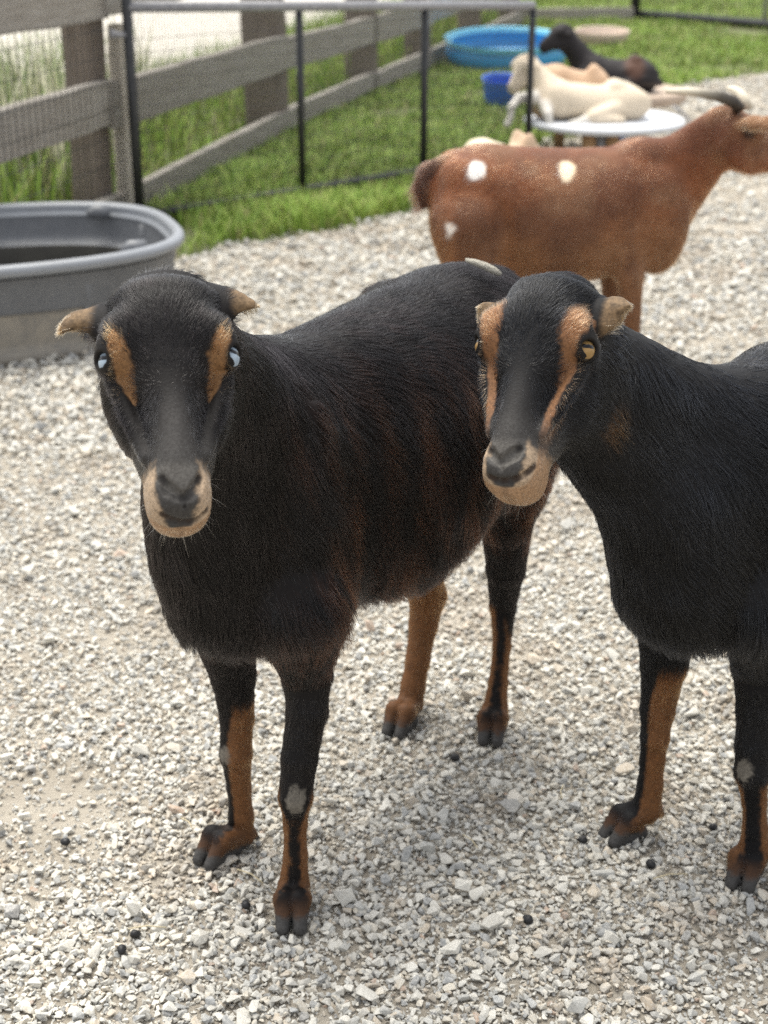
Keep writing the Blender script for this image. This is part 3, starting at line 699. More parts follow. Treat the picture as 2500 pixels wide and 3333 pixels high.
pebbles(int(26000*FD), 6.4, 11.5, .013, PROTO[:3], .9, .70, 1.)
me = np_mesh('gravel', np.concatenate(GV), np.concatenate(GF), False, np.concatenate(GC), 'tone')
M_GRAVEL = mat('gravel', attr='tone', rough=.82, spec=.3, noise=[(260, .55, (.66, .64, .60)), (420, .35, (.20, .19, .17))], bump=(700, .5, .0015))
tag(link('gravel', me, None, M_GRAVEL), kind='stuff')
print('gravel tris', sum(len(f) for f in GF))

def blades(name, x, y, h, w, col, lean=.35, label=None):
    n = len(x); az = rng.random(n)*2*math.pi; d = np.stack([np.cos(az), np.sin(az), 0*az], 1); sdir = np.stack([-d[:, 1], d[:, 0], 0*az], 1)
    b = np.stack([x, y, ground_h(x, y)-.005], 1); l = lean*(.3+1.2*rng.random(n))*h
    up = np.array([0, 0, 1.]); m = b+up*(h*.55)[:, None]+d*(l*.30)[:, None]; t = b+up*(h*(1-.25*np.minimum(lean, 1)*rng.random(n)))[:, None]+d*l[:, None]
    W = (sdir*(w*.5)[:, None]); V = np.stack([b-W, b+W, m-W*.8, m+W*.8, t], 1).reshape(-1, 3)
    k = np.arange(n)[:, None, None]*5; F = (np.array([[0, 1, 3], [0, 3, 2], [2, 3, 4]])[None]+k).reshape(-1, 3)
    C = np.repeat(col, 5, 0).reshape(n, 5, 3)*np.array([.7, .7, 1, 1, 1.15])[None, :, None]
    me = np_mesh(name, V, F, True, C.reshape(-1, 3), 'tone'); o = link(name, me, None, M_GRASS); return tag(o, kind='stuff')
M_GRASS = mat('grass', attr='tone', rough=.55, spec=.3); M_GRASS.node_tree.nodes['Principled BSDF'].inputs['Transmission Weight'].default_value = 0
def grass_cols(n, x, y, dry=.12, bright=1.):
    base = np.array([(.150, .255, .030), (.205, .305, .045), (.275, .335, .080), (.115, .190, .030)])[rng.integers(0, 4, n)]
    t = fbm(np.stack([x, y, 0*x], -1)*1.3+9, 3)[:, None]; base = base*(.70+.75*t)*bright
    dr = rng.random(n) < dry; base[dr] = np.array((.30, .26, .12))*(.7+.5*rng.random((dr.sum(), 1))); return base
def side_of_fence(x, y): return (x-fa[0])*fn2[0]+(y-fa[1])*fn2[1]     # >0 outside the wooden fence
n = 330000; y = 4.6*np.exp(rng.random(n)*math.log(19.5/4.6)); x = rng.uniform(-1, 1, n)*(.32*y+.9)
P = np.stack([x, y, 0*x], -1); bare = fbm(P*1.1+70, 3)
ok = (grass_mask(x, y) > rng.random(n)*.85+.1) & (side_of_fence(x, y) < .15) & (bare < .62+.1*rng.random(n)); x, y = x[ok], y[ok]; n = len(x)
clump = fbm(np.stack([x, y, 0*x], -1)*3.2, 2)
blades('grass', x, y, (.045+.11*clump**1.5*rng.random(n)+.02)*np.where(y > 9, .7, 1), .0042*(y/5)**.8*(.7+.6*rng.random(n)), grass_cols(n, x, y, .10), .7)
# outside the fence: taller grass, dry seed heads
n = 90000; y = rng.uniform(4.6, 19, n); o_ = rng.uniform(.05, 9, n); tt = (y-fa[1])/fd[1]; x = fa[0]+fd[0]*tt+fn2[0]*o_; y = fa[1]+fd[1]*tt+fn2[1]*o_
tr = smooth01(o_+(fbm(np.stack([x, y, 0*x], -1)*.7, 2)-.5)*1.2, 1.5, 2.1)*smooth01(o_, 5.4, 4.6)
ok = in_view(x, y, .8) & (tr < rng.random(n)*.5+.02) & (y > 4.4); x, y, o_ = x[ok], y[ok], o_[ok]; n = len(x)
hh = (.10+.30*fbm(np.stack([x, y, 0*x], -1)*1.5+3, 2)*rng.random(n))*np.where(o_ < 1.4, 1.35, .8)
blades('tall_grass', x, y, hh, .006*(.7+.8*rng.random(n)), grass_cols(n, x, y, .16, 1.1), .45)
# pale flowering stalks in the upper left corner
n = 3200; x = rng.uniform(-2.9, -1.25, n); y = rng.uniform(6.3, 8.6, n); ok = side_of_fence(x, y) > .15; x, y = x[ok], y[ok]; n = len(x)
blades('flowering_grass', x, y, .25+.45*rng.random(n), .012*(.6+.9*rng.random(n)), np.where((rng.random(n) < .6)[:, None], np.array([(.62, .60, .44)]), np.array([(.12, .20, .04)]))*(.75+.4*rng.random((n, 1))), .35)

# ------------------------------------------------------------------ fences
from mathutils import Matrix
M_POST = mat('weathered_post', (.26, .205, .165), .88, .2, noise=[(14, .7, (.12, .09, .07)), (40, .5, (.42, .37, .32)), (3, .6, (.36, .30, .25))], bump=(60, .9, .02), stretch=(1.0, 9, 9))
M_PALEPOST = mat('pale_post', (.70, .645, .55), .85, .2, noise=[(12, .4, (.46, .41, .34)), (60, .4, (.70, .65, .56))], bump=(60, .8, .012), stretch=(1.0, 9, 9))
M_BOARD = mat('weathered_board', (.46, .43, .385), .85, .22, noise=[(8, .7, (.25, .215, .18)), (34, .5, (.62, .58, .52)), (3, .5, (.34, .30, .25))], bump=(60, .9, .012), stretch=(.8, 10, 10))
M_BLACK = mat('black_painted_steel', (.012, .013, .015), .42, .5, rough_noise=(30, .35, .6), noise=(25, .25, (.03, .03, .032)))
def beam(name, a, b, w, h, parent, m, seg=8, jit=.004, up=(0, 0, 1), seed=0, cham=.12, bend=0):
    """squared timber or bar from a to b with worn edges; w across, h along up"""
    a, b = V3(*a), V3(*b); ax = nrm(b-a); up = np.array(up, float); lat = nrm(np.cross(up, ax)); up2 = np.cross(ax, lat); Lg = np.linalg.norm(b-a)
    r = np.random.default_rng(abs(hash((name, round(float(a.sum()), 3), seed))) % 2**32 if False else int(abs(a.sum()*1000+b.sum()*777+seed*13)) % 99991)
    c = cham*min(w, h); hw, hh = w/2, h/2
    prof = np.array([(-hw+c, -hh), (hw-c, -hh), (hw, -hh+c), (hw, hh-c), (hw-c, hh), (-hw+c, hh), (-hw, hh-c), (-hw, -hh+c)])
    V = []; n = len(prof)
    wob = np.cumsum(r.standard_normal((seg+1, 2)), 0)*jit*.35
    for i in range(seg+1):
        t = i/seg; e = 1 if 0 < i < seg else .93
        for y, z in prof:
            V.append((t*Lg, y*e+wob[i, 0]+r.standard_normal()*jit*.25, z*e+wob[i, 1]+r.standard_normal()*jit*.25-bend*math.sin(math.pi*t)))
    F = [(i*n+j, i*n+(j+1) % n, (i+1)*n+(j+1) % n, (i+1)*n+j) for i in range(seg) for j in range(n)]
    me = bpy.data.meshes.new(name); me.from_pydata(V, [], F+[tuple(range(n-1, -1, -1)), tuple(seg*n+j for j in range(n))]); me.validate()
    o = link(name, me, None, m); o.matrix_world = Matrix(np.block([[np.stack([ax, lat, up2], 1), a[:, None]], [np.zeros((1, 3)), np.ones((1, 1))]]).tolist())
    if parent is not None: mw = o.matrix_world.copy(); o.parent = parent; o.matrix_parent_inverse = parent.matrix_world.inverted(); o.matrix_world = mw
    return o
def tube(name, pts, rad, parent=None, m=None, nseg=10, rel=False, colors=None, closed=False):
    pts = np.asarray(pts, float); n = len(pts); rad = np.full(n, rad) if np.isscalar(rad) else np.asarray(rad, float)
    T = np.gradient(pts, axis=0) if not closed else np.roll(pts, -1, 0)-np.roll(pts, 1, 0); T /= np.linalg.norm(T, axis=1, keepdims=True)+1e-9
    ref = V3(0, 0, 1) if abs(T[0, 2]) < .9 else V3(1, 0, 0); N = nrm(np.cross(ref, T[0])); V = []
    for i in range(n):
        N = N-T[i]*(N@T[i]); N = nrm(N); B = np.cross(T[i], N)
        for j in range(nseg):
            p = 2*math.pi*j/nseg; V.append(pts[i]+rad[i]*(math.cos(p)*N+math.sin(p)*B))
    m_ = n if closed else n-1
    F = [(i*nseg+j, i*nseg+(j+1) % nseg, ((i+1) % n)*nseg+(j+1) % nseg, ((i+1) % n)*nseg+j) for i in range(m_) for j in range(nseg)]
    if not closed:
        V += [pts[0], pts[-1]]; F += [(len(V)-2, (j+1) % nseg, j, j) for j in range(nseg)]+[(len(V)-1, (n-1)*nseg+j, (n-1)*nseg+(j+1) % nseg, (n-1)*nseg+(j+1) % nseg) for j in range(nseg)]
    me = bpy.data.meshes.new(name); me.from_pydata([tuple(v) for v in V], [], [tuple(dict.fromkeys(f)) for f in F])
    me.polygons.foreach_set('use_smooth', [True]*len(me.polygons))
    if colors is not None:
        c = np.ones((len(V), 4), np.float32); c[:n*nseg, :3] = np.repeat(colors, nseg, 0); c[n*nseg:, :3] = colors[0]
        at = me.attributes.new('coat', 'FLOAT_COLOR', 'POINT'); at.data.foreach_set('color', c.ravel())
    return link(name, me, parent, m, rel)
def wires(name, A, B, z0, z1, dx, dz, r, parent, m):
    """welded mesh between ground points A and B: many thin square wires joined into one sheet"""
    A, B = V3(*A), V3(*B); d = nrm(B-A); L = np.linalg.norm(B-A); lat = V3(-d[1], d[0], 0); V = []; F = []
    def bar(p, q, u, v):
        k = len(V)
        for c in (p, q):
            for a, b in ((-1, -1), (1, -1), (1, 1), (-1, 1)): V.append(tuple(c+u*a*r+v*b*r))
        F.extend([(k, k+1, k+5, k+4), (k+1, k+2, k+6, k+5), (k+2, k+3, k+7, k+6), (k+3, k, k+4, k+7)])
    for s_ in np.arange(dx, L, dx): bar(A+d*s_+V3(0, 0, z0(s_/L)), A+d*s_+V3(0, 0, z1(s_/L)), d, lat)
    for k in range(int(.95/dz)):
        za, zb = z0(0)+dz*(k+.5), z0(1)+dz*(k+.5)
        if za > z1(0) or zb > z1(1): break
        bar(A+V3(0, 0, za)+lat*r*2, B+V3(0, 0, zb)+lat*r*2, V3(0, 0, 1), lat)
    me = bpy.data.meshes.new(name); me.from_pydata(V, [], F); o = link(name, me, parent, m); o['kind'] = 'stuff'; return o
M_WIRE = mat('mesh_wire', (.035, .037, .04), .5, .5, metal=.2)
UP = V3(0, 0, 1)
wf = empty('wooden_fence', fa, 'weathered grey wooden fence of thick posts and wide boards running back along the grass', 'fence')
pp = [fa-fd*2.35, fa, V3(-.639, 8.224, 0), V3(-.164, 10.183, 0), fb_, fb_+fd*2.05, fb_+fd*4.05]
tilt = [(0, 0), (.010, -.012), (-.008, .01), (.02, 0), (0, .01), (-.01, .015), (0, 0)]; wd_ = [.17, .135, .205, .19, .185, .185, .19]; ht = [1.25, 1.32, 1.22, 1.26, 1.25, 1.28, 1.26]
for i, p in enumerate(pp):
    beam('post', p-UP*.2, p+UP*ht[i]+V3(*tilt[i], 0)*2, wd_[i], wd_[i]*.9, wf, M_POST, 9, .009, fd, i)
for z, h, dz in ((.905, .175, (0, 0, .03, .03, .03, .03, .03)), (.487, .175, (0, 0, -.050, -.07, -.07, -.07, -.07)), (.080, .120, (0, 0, .012, .0, 0, 0, 0))):
    for i in range(len(pp)-1):
        o_ = -fn2*(.10+.012*(i % 2)); zj = (.012, -.010, .006, -.012, .010, 0)[i]; q0, q1 = pp[i]+o_-fd*.02, pp[i+1]+o_+fd*.02
        if z < .1 and i > 1: o2 = -fn2*.02
        beam('board', q0+UP*(z+zj+dz[i]), q1+UP*(z-zj*.6+dz[i+1]), .042, h*(1, 1.05, .97, 1.02, 1, .98)[i], wf, M_BOARD, 10, .005, UP, int(z*100)+i)
cor = pp[-1]
for k, z in enumerate((.07, .62, 1.02)):
    beam('board', cor+UP*z+V3(-.6, .08, 0) if k == 0 else cor+UP*z, V3(2.56, 15.96, z-.01), .042, .13, wf, M_BOARD, 10, .006, UP, 40+k)
wires('wire_mesh', fa-fd*2.3-fn2*.15, fa-fn2*.15, lambda t: .02, lambda t: .82, .05, .10, .0011, wf, M_WIRE)
# pale half post beside the big post
ps = beam('timber_stake', V3(-1.045, 6.03, -.15), V3(-1.048, 6.05, .775), .092, .075, None, M_PALEPOST, 8, .006, fd, 3, .3)
tag(ps, 'pale split timber stake standing between the big brown post and the black gate', 'stake')
# black mesh gate
gA, gB = V3(-.982, 5.930, 0), V3(.712, 7.430, 0); gd = nrm(gB-gA)
zt = lambda t: .845-.10*t; zb = lambda t: .05
mg = empty('mesh_gate', gA, 'black metal gate panel with fine wire mesh hung beside the pale stake', 'gate')
def at_px(px):
    k = (px-1250)/F_PX   # where the gate line crosses this picture column (its own place along the gate)
    t = 0.0; best = min(np.linspace(-.1, 1.1, 1201), key=lambda q: abs((gA+(gB-gA)*q)[0]-k*((gA+(gB-gA)*q)[1]*math.cos(PITCH)+.8*math.sin(PITCH)))); return best
ts = [0.0, at_px(978), at_px(1381), 1.0]
for t, w in zip(ts, (.040, .032, .034, .034)):
    p = gA+(gB-gA)*t
    tube('upright', [p+UP*.02, p+UP*.4, p+UP*(zt(t)+(.35 if t == 0 else .0))], w/2, mg, M_BLACK, 12)
M_RAIL = mat('worn_grey_rail', (.20, .20, .215), .38, .5, noise=(40, .5, (.36, .36, .37)))
tube('top_rail', [gA+UP*zt(0), (gA+gB)/2+UP*zt(.5), gB+UP*zt(1)], .021, mg, M_RAIL, 14)
tube('bottom_rail', [gA+UP*.045, (gA+gB)/2+UP*.045, gB+UP*.045], .019, mg, M_BLACK, 12)
wires('wire_mesh', gA, gB, zb, zt, .0135, .05, .0009, mg, M_WIRE)
tube('hinge', [gA+UP*.745, gA+UP*.745-gd*.05+V3(0, .01, 0), gA+UP*.752-gd*.085+V3(0, .02, 0)], [.014, .012, .020], mg, M_RAIL, 10)
# far gate
f0, f1 = V3(2.585, 16.0, 0), V3(5.1, 13.25, 0)
fg = empty('pipe_gate', f0, 'black pipe gate at the far right end of the yard', 'gate')
tube('upright', [f0, f0+UP*.6, f0+UP*1.2], .050, fg, M_BLACK, 12); tube('upright', [f1, f1+UP*.6, f1+UP*1.2], .050, fg, M_BLACK, 12)
tube('bottom_rail', [f0+UP*.055, (f0+f1)/2+UP*.05, f1+UP*.055], .042, fg, M_BLACK, 12); tube('top_rail', [f0+UP*1.15, (f0+f1)/2+UP*1.15, f1+UP*1.15], .03, fg, M_BLACK, 12)
pm_ = f0+(f1-f0)*.42; tube('upright', [pm_+UP*.05, pm_+UP*1.15], .018, fg, M_RAIL, 10)
wires('wire_mesh', f0, f1, lambda t: .06, lambda t: 1.14, .05, .10, .0012, fg, M_WIRE)

# ------------------------------------------------------------------ stock tank
def oval_lathe(name, c, e1, a, b, prof, parent=None, m=None, p=2.9, n=120, kind=None, rel=False):
    """prof: list of (offset inward, z); outline superellipse a x b along e1"""
    e2 = V3(-e1[1], e1[0], 0); th = np.linspace(0, 2*math.pi, n, endpoint=False); V = []
    for ins, z in prof:
        A, B = max(a-ins, .001), max(b-ins, .001); x = A*np.sign(np.cos(th))*np.abs(np.cos(th))**(2/p); y = B*np.sign(np.sin(th))*np.abs(np.sin(th))**(2/p)
        V.append(np.asarray(c)+x[:, None]*e1+y[:, None]*e2+np.array([0, 0, z]))
    V = np.concatenate(V); k = len(prof); idx = np.arange(k*n).reshape(k, n)
    F = np.stack([idx[:-1], np.roll(idx[:-1], -1, 1), np.roll(idx[1:], -1, 1), idx[1:]], -1).reshape(-1, 4)
    me = np_mesh(name, V, F, True); return link(name, me, parent, m, rel)
def rnd(cx, cz, r, a0, a1, k=6): return [(cx+r*math.cos(math.radians(a)), cz+r*math.sin(math.radians(a))) for a in np.linspace(a0, a1, k)]
M_TUB = mat('grey_plastic', (.135, .142, .155), .48, .45, noise=[(6, .45, (.085, .09, .10)), (50, .25, (.22, .22, .22))], rough_noise=(10, .38, .62), bump=(90, .15, .003))
M_RIM = mat('sky_lit_plastic_rim', (.23, .245, .27), .40, .5, noise=(12, .4, (.20, .21, .22)), bump=(90, .15, .003))  # rim lighter than the wall: gloss from the sky put into its colour
M_TUBDIRT = mat('grey_plastic_muddy', (.29, .265, .225), .75, .3, noise=[(7, .7, (.13, .128, .125)), (40, .5, (.34, .30, .24))], bump=(120, .3, .003))
tc = V3(-1.335, 4.40, 0); te = nrm(V3(.935, .355, 0)); A_, B_ = .725, .465
tb = empty('stock_tank', tc, 'large oval grey plastic stock tank with a rolled rim standing on the gravel', 'stock tank')
oval_lathe('lower_wall', tc, te, A_, B_, [(.075, .002), (.060, .002), (.055, .012), (.055, .030), (.066, .036), (.063, .060), (.052, .148)], tb, M_TUBDIRT)
oval_lathe('upper_wall', tc, te, A_, B_, [(.056, .147), (.045, .150), (.040, .158), (.036, .215), (.030, .222), (.026, .255), (.020, .258)], tb, M_TUB)
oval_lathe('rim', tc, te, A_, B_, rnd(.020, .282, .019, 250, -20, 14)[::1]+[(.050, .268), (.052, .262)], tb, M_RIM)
oval_lathe('inner_wall', tc, te, A_, B_, [(.050, .264), (.056, .200), (.062, .182), (.080, .178), (.094, .172)], tb, M_TUB)
M_BASIN = mat('shaded_muddy_basin', (.045, .043, .038), .7, .3, noise=[(14, .5, (.09, .085, .07))])  # muddy basin, the shade below the ledge darkened into its colour
oval_lathe('inner_basin', tc, te, A_, B_, [(.094, .173), (.098, .165), (.100, .090), (.110, .055), (.12, .05)], tb, M_BASIN)
M_WATER = mat('murky_water', (.028, .026, .022), .06, .5, noise=(5, .4, (.05, .045, .035)))
oval_lathe('water', tc, te, A_, B_, [(.100, .075), (.20, .075), (.42, .075)], tb, M_WATER)
for k, th in enumerate((-.62, .62)):   # two lugs on the inner rim at the right end, ribs below
    x, y = A_*.90*math.cos(th)**.8, B_*.93*math.copysign(abs(math.sin(th))**.8, th); e2 = V3(-te[1], te[0], 0); p = tc+te*x+e2*y
    tube('lug', [p+UP*.282+te*.01, p+UP*.284-te*.035, p+UP*.276-te*.062], [.024, .024, .012], tb, M_TUB, 12)
for th in (-1.1, -.72, -.35, .0, .35):
    x, y = (A_-.035)*math.copysign(abs(math.cos(th))**.8, 1), (B_-.035)*math.copysign(abs(math.sin(th))**.8, th); p = tc+te*x+V3(-te[1], te[0], 0)*y; inn = nrm(tc-p)
    tube('rib', [p+UP*.252, p+UP*.20, p+UP*.10+inn*.018, p+UP*.05+inn*.02], [.015, .014, .013, .010], tb, M_TUB, 8)

# ------------------------------------------------------------------ pool, bowls, platforms
M_POOLR = mat('pale_blue_plastic', (.20, .60, .80), .38, .5, noise=(6, .25, (.22, .60, .76)))
M_POOL = mat('blue_plastic', (.05, .30, .60), .42, .5, noise=(5, .4, (.06, .30, .58)))
M_BLUE = mat('royal_blue_plastic', (.030, .130, .56), .42, .5, noise=(9, .3, (.07, .20, .60)))
def round_tub(name, label, cat, c, r, h, flare, rimw, m, mr, tilt=0, group=None, water=None):
    root = empty(name, c, label, cat, group); X1 = V3(1, 0, 0); r0 = r
    oval_lathe('wall', (0, 0, 0), X1, r0, r0, [(r*.98, .004), (flare+.01, .004), (flare, .012), (flare*.5, h*.5), (rimw, h-.01)], root, m, 2.0, 72, rel=True)
    oval_lathe('inside', (0, 0, 0), X1, r0, r0, [(rimw+.012, h-.006), (flare*.5+.02, h*.5), (flare+.02, .03), (r*.98, .025)], root, m, 2.0, 72, rel=True)
    oval_lathe('rim', (0, 0, 0), X1, r0, r0, [(rimw+.014, h-.016), (rimw+.014, h)]+rnd(.006+rimw*.3, h+.001, .008+rimw*.2, 100, -60, 6)+[(rimw-.001, h-.014)], root, mr, 2.0, 72, rel=True)
    root.rotation_euler = (math.radians(tilt), 0, 0); return root
pc = ground(1645, 218)
round_tub('paddling_pool', 'round pale blue plastic paddling pool on the grass behind the mesh gate', 'paddling pool', (pc[0], pc[1]-.02, .045), .49, .155, .05, .055, M_POOL, M_POOLR, 5.2)
b1 = ground(1632, 366); round_tub('feed_bowl', 'small royal blue bowl with a wide rim standing left of the white platform', 'bowl', (b1[0], b1[1]+.06, 0), .135, .19, .055, .022, M_BLUE, M_BLUE, 9)
b2 = aty(1992, 300, 8.22); round_tub('feed_bowl', 'blue bowl behind the rump of the cream goat on the platform', 'bowl', (b2[0], 8.22, 0), .125, .265, .03, .02, M_BLUE, M_BLUE, 0)
M_BEIGE = mat('pinkish_beige_plastic', (.58, .46, .38), .6, .3, noise=(6, .3, (.66, .58, .50)))
b3 = ground(1962, 150); round_tub('shallow_pan', 'shallow pinkish beige pan lying on the grass beyond the black goat', 'pan', (b3[0], b3[1]+.1, .0), .25, .11, .07, .02, M_BEIGE, M_BEIGE, 4)
M_WHITE = mat('white_board', (.58, .60, .64), .5, .4, noise=(4, .25, (.58, .58, .58)))
M_WOODP = mat('pale_wood', (.46, .36, .28), .75, .25, noise=[(9, .5, (.30, .23, .18)), (30, .3, (.60, .52, .44))], bump=(60, .4, .004), stretch=(1, 6, 6))
M_TANWOOD = mat('tan_wood', (.42, .26, .14), .7, .3, noise=(12, .4, (.26, .16, .09)))
def platform(label, c, r, z, th, m):
    root = empty('round_platform', (c[0], c[1], 0), label, 'platform', 'round platforms the goats lie on')
    oval_lathe('table_top', (0, 0, 0), V3(1, 0, 0), r, r, [(r*.99, z-th), (.01, z-th), (0, z-th+.008), (0, z-.008), (.008, z), (r*.99, z)], root, m, 2.0, 80, rel=True)
    return root
p1 = platform('round white platform with the cream goat lying on it', (1.115, 7.66), .405, .19, .032, M_WHITE)
for dx, dy in ((-.10, -.12), (.02, -.12)): tube('leg', [(dx, dy, .155), (dx*1.0, dy-.10, .10), (dx, dy-.13, .0)], [.026, .038, .026], p1, M_TANWOOD, 12, rel=True)
for dx, dy in ((-.2, .2), (.22, .18)): tube('leg', [(dx, dy, .155), (dx, dy, .08), (dx, dy, 0)], .03, p1, M_TANWOOD, 10, rel=True)
tube('brace', [(-.04, -.18, .15), (-.04, -.22, .09), (-.04, -.24, .0)], [.028, .024, .020], p1, M_RAIL, 10, rel=True)
tube('hoop', [(.40+.16*math.sin(t)*.6, .30-.1*t, .16+.05*math.cos(t)-.05*t) for t in np.linspace(0, 2.6, 14)], .006, p1, M_RAIL, 8, rel=True)
p2 = platform('round pale wooden platform under the black lying goat', (1.345, 8.80), .40, .19, .06, M_WOODP)
tube('leg', [(0, 0, .13), (0, 0, .0)], [.16, .18], p2, M_WOODP, 24, rel=True)

# ------------------------------------------------------------------ the other goats
M_COAT = mat('short_coat', attr='coat', rough=.72, spec=.3, bump=(160, .5, .006)); 
def simple_goat(s, h, label, base, colfn, group, name='goat'):
    V, Q, DG = polygonise(s, h); N = grad_n(*DG, V); base = V3(base[0], base[1], 0)
    o = link(name, np_mesh(name, V-base, Q, True, colfn(V, N)), None, M_COAT); o.location = base; tag(o, label, 'goat', group); bpy.context.view_layer.update()
    return o, (V, Q, DG, N, base)
def frame_from(v, n):
    v = nrm(v); n = np.asarray(n, float); n = nrm(n-v*(n@v)); return np.stack([np.cross(v, n), v, n], 1)
GRP = 'goats in the yard'

# brown standing goat
def brown_goat():
    s = Sdf(); Y = 3.72; a, r = V3(1, .05, 0), V3(.05, -1, 0); O = V3(0, Y, 0); B = lambda x, w, z: O+a*x+r*w+UP*z
    st = [(.120, .60, .52, .04, .04), (.160, .648, .44, .085, .08), (.22, .676, .385, .115, .12), (.34, .671, .35, .138, .155), (.46, .666, .335, .142, .168), (.57, .668, .345, .128, .145), (.66, .672, .375, .100, .105), (.725, .63, .42, .065, .07), (.760, .57, .47, .03, .03)]
    s.loft(O, a, UP, r, st, k=.04)
    s.cone(B(.685, 0, .575), aty(2350, 410, Y), .090, .050, .04, part='neck', sq=(r, .72))
    s.cone(B(.72, 0, .52), aty(2345, 470, Y), .066, .044, .04, part='neck', sq=(r, .72))
    for e in (-1, 1): s.ell(B(.170, e*.060, .618), (.030, .022, .030), None, .03); s.ell(B(.650, e*.030, .655), (.05, .018, .026), None, .04)
    s.cone(B(.31, .165, .40), B(.27, .150, .52), .012, .016, .05, True)
    M = frame_from(V3(.90, .12, -.40), V3(.40, .05, .90)); o = aty(2462, 396, Y-.01); u, v, n = M.T
    def ears(s, W, sc): pass
    W = head_parts(s, o, M, .92, None, fine=False)
    s.chain([aty(2412, 402, Y-.05), aty(2455, 398, Y-.09), aty(2505, 400, Y-.11), aty(2560, 425, Y-.12)], [.015, .021, .021, .008], .012, 'ear', sq=(nrm(V3(.1, -.75, .65)), .4))
    for e in (1, -1):
        s.ell(B(.685, e*.07, .49), (.075, .045, .125), np.stack([a, r, UP]), .04); s.ell(B(.205, e*.08, .50), (.085, .050, .145), np.stack([a, r, UP]), .04)
    s.chain([B(.60, .075, .46), aty(2052, 900, Y-.08), aty(2052, 1010, Y-.08), aty(2056, 1130, Y-.075), aty(2058, 1225, Y-.07)], [.05, .034, .028, .022, .021], .03, 'f1')
    s.chain([B(.60, -.075, .46), aty(1992, 905, Y+.08), aty(1992, 1010, Y+.08), aty(1990, 1120, Y+.08), aty(1992, 1210, Y+.08)], [.05, .030, .025, .02, .02], .03, 'f2')
    for e, dx in ((1, 0), (-1, .06)):
        s.chain([B(.20+dx, e*.085, .50), B(.235+dx, e*.09, .37), B(.165+dx, e*.09, .26), B(.185+dx, e*.09, .13), B(.19+dx, e*.09, .07)], [.085, .060, .032, .024, .023], .03, 'h')
    for p, f in ((ground(2062, 1315), 1), (ground(1995, 1275), 1)): s.cone(p+UP*.10-V3(0, 0, 0), p+UP*.02+V3(.02, 0, 0), .022, .026, .01)
    for e, dx in ((1, 0), (-1, .06)): q = B(.20+dx, e*.09, 0); s.cone(q+UP*.09, q+UP*.02+V3(.02, 0, 0), .022, .026, .01)
    s.ell(B(.315, .03, .375), (.060, .06, .055), None, .03, part='udder')
    s.chain([aty(1450, 545, Y), aty(1410, 566, Y), aty(1384, 610, Y), aty(1376, 668, Y)], [.032, .034, .030, .012], .02, 'tail', sq=(r, .6))
    spots = [(s.hit(1556, 552, 2.), .0200, 1.1), (s.hit(1845, 560, 2.), .0220, .70), (s.hit(1470, 752, 2.), .016, 1.05)]
    ear_shade = s.hit(2440, 432, 2.)  # spot under the ear, its shadow painted dark into the coat
    def col(P, N):
        j = fbm(P*30, 3)-.5; t = smooth01(P[:, 2], .62, .42)
        c = mixc(np.tile(np.array((.185, .064, .025)), (len(P), 1)), (.180, .082, .036), t)*(1+.5*j[:, None])
        c = mixc(c, (.045, .024, .018), smooth01(s(P, 'tail'), .008, .0)*.85); c = mixc(c, (.030, .024, .021), smooth01(s(P, 'udder'), .008, .0)*smooth01(P[:, 2], .385, .365))  # udder colour takes in the shade inside the thigh
        c = mixc(c, (.030, .016, .012), smooth01(np.linalg.norm(P-(W(0, -.055, .0)), axis=1), .07, .03)*.5)
        c = mixc(c, (.085, .030, .016), smooth01(P[:, 2], .64, .675)*.6); c = mixc(c, (.215, .085, .030), smooth01(P[:, 0], .36, .20)*smooth01(P[:, 2], .50, .36)*.7)
        c = mixc(c, (.075, .032, .018), smooth01(fbm(P*np.array([9, 9, 5]), 3), .50, .68)*.55); c = mixc(c, (.22, .115, .060), smooth01(fbm(P*np.array([7, 7, 7])+60, 3), .54, .70)*.45)
        for p, rr, b in spots:
            wv = np.stack([fbm(P*28+k*7+p[0]*50, 2)-.5 for k in range(3)], 1)*.030; d = np.sqrt((P[:, 0]+wv[:, 0]-p[0])**2+(P[:, 1]-p[1])**2*.3+((P[:, 2]+wv[:, 2]-p[2])*.85)**2)
            c = mixc(c, np.array((.80, .74, .66))*np.array([1, b**.3, b**.9]), smooth01(d/rr+j*.9, 1.22, .75)*(P[:, 1] < Y))
        c = mixc(c, (.24, .125, .06), smooth01(s(P, 'ear'), .006, 0)*.8); c = mixc(c, (.02, .012, .01), smooth01(np.linalg.norm(P-ear_shade, axis=1), .022, .010)*.85)
        return c
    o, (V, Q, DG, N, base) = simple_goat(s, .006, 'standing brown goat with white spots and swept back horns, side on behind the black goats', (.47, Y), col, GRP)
    hc = lambda k: np.array([(.035, .028, .022)])*(1-k[:, None])+np.array([(.62, .56, .44)])*k[:, None]  # dark to cream horn, light from the sky painted into the cream
    pts = np.array([aty(2408, 356, Y-.03), aty(2388, 332, Y-.035), aty(2346, 314, Y-.04), aty(2294, 304, Y-.03), aty(2235, 297, Y-.01), aty(2168, 297, Y+.02)])
    tube('horn', pts, [.0150, .0150, .0135, .0115, .010, .006], o, M_HORN, 12, colors=hc(np.array([0, .0, .08, .40, .95, 1])))
    pts = np.array([aty(2432, 358, Y+.03), aty(2424, 325, Y+.035), aty(2408, 303, Y+.05), aty(2390, 292, Y+.08), aty(2372, 288, Y+.12)])
    tube('horn', pts, [.015, .0145, .0125, .010, .006], o, M_HORN, 12, colors=hc(np.array([.8, 1, .95, .9, 1])))
    Qc = V[Q].mean(1); R = scatter(V, Q, np.where(Qc[:, 2] < .04, 0, 52000.)); Nn = grad_n(*DG, R); n = len(R)
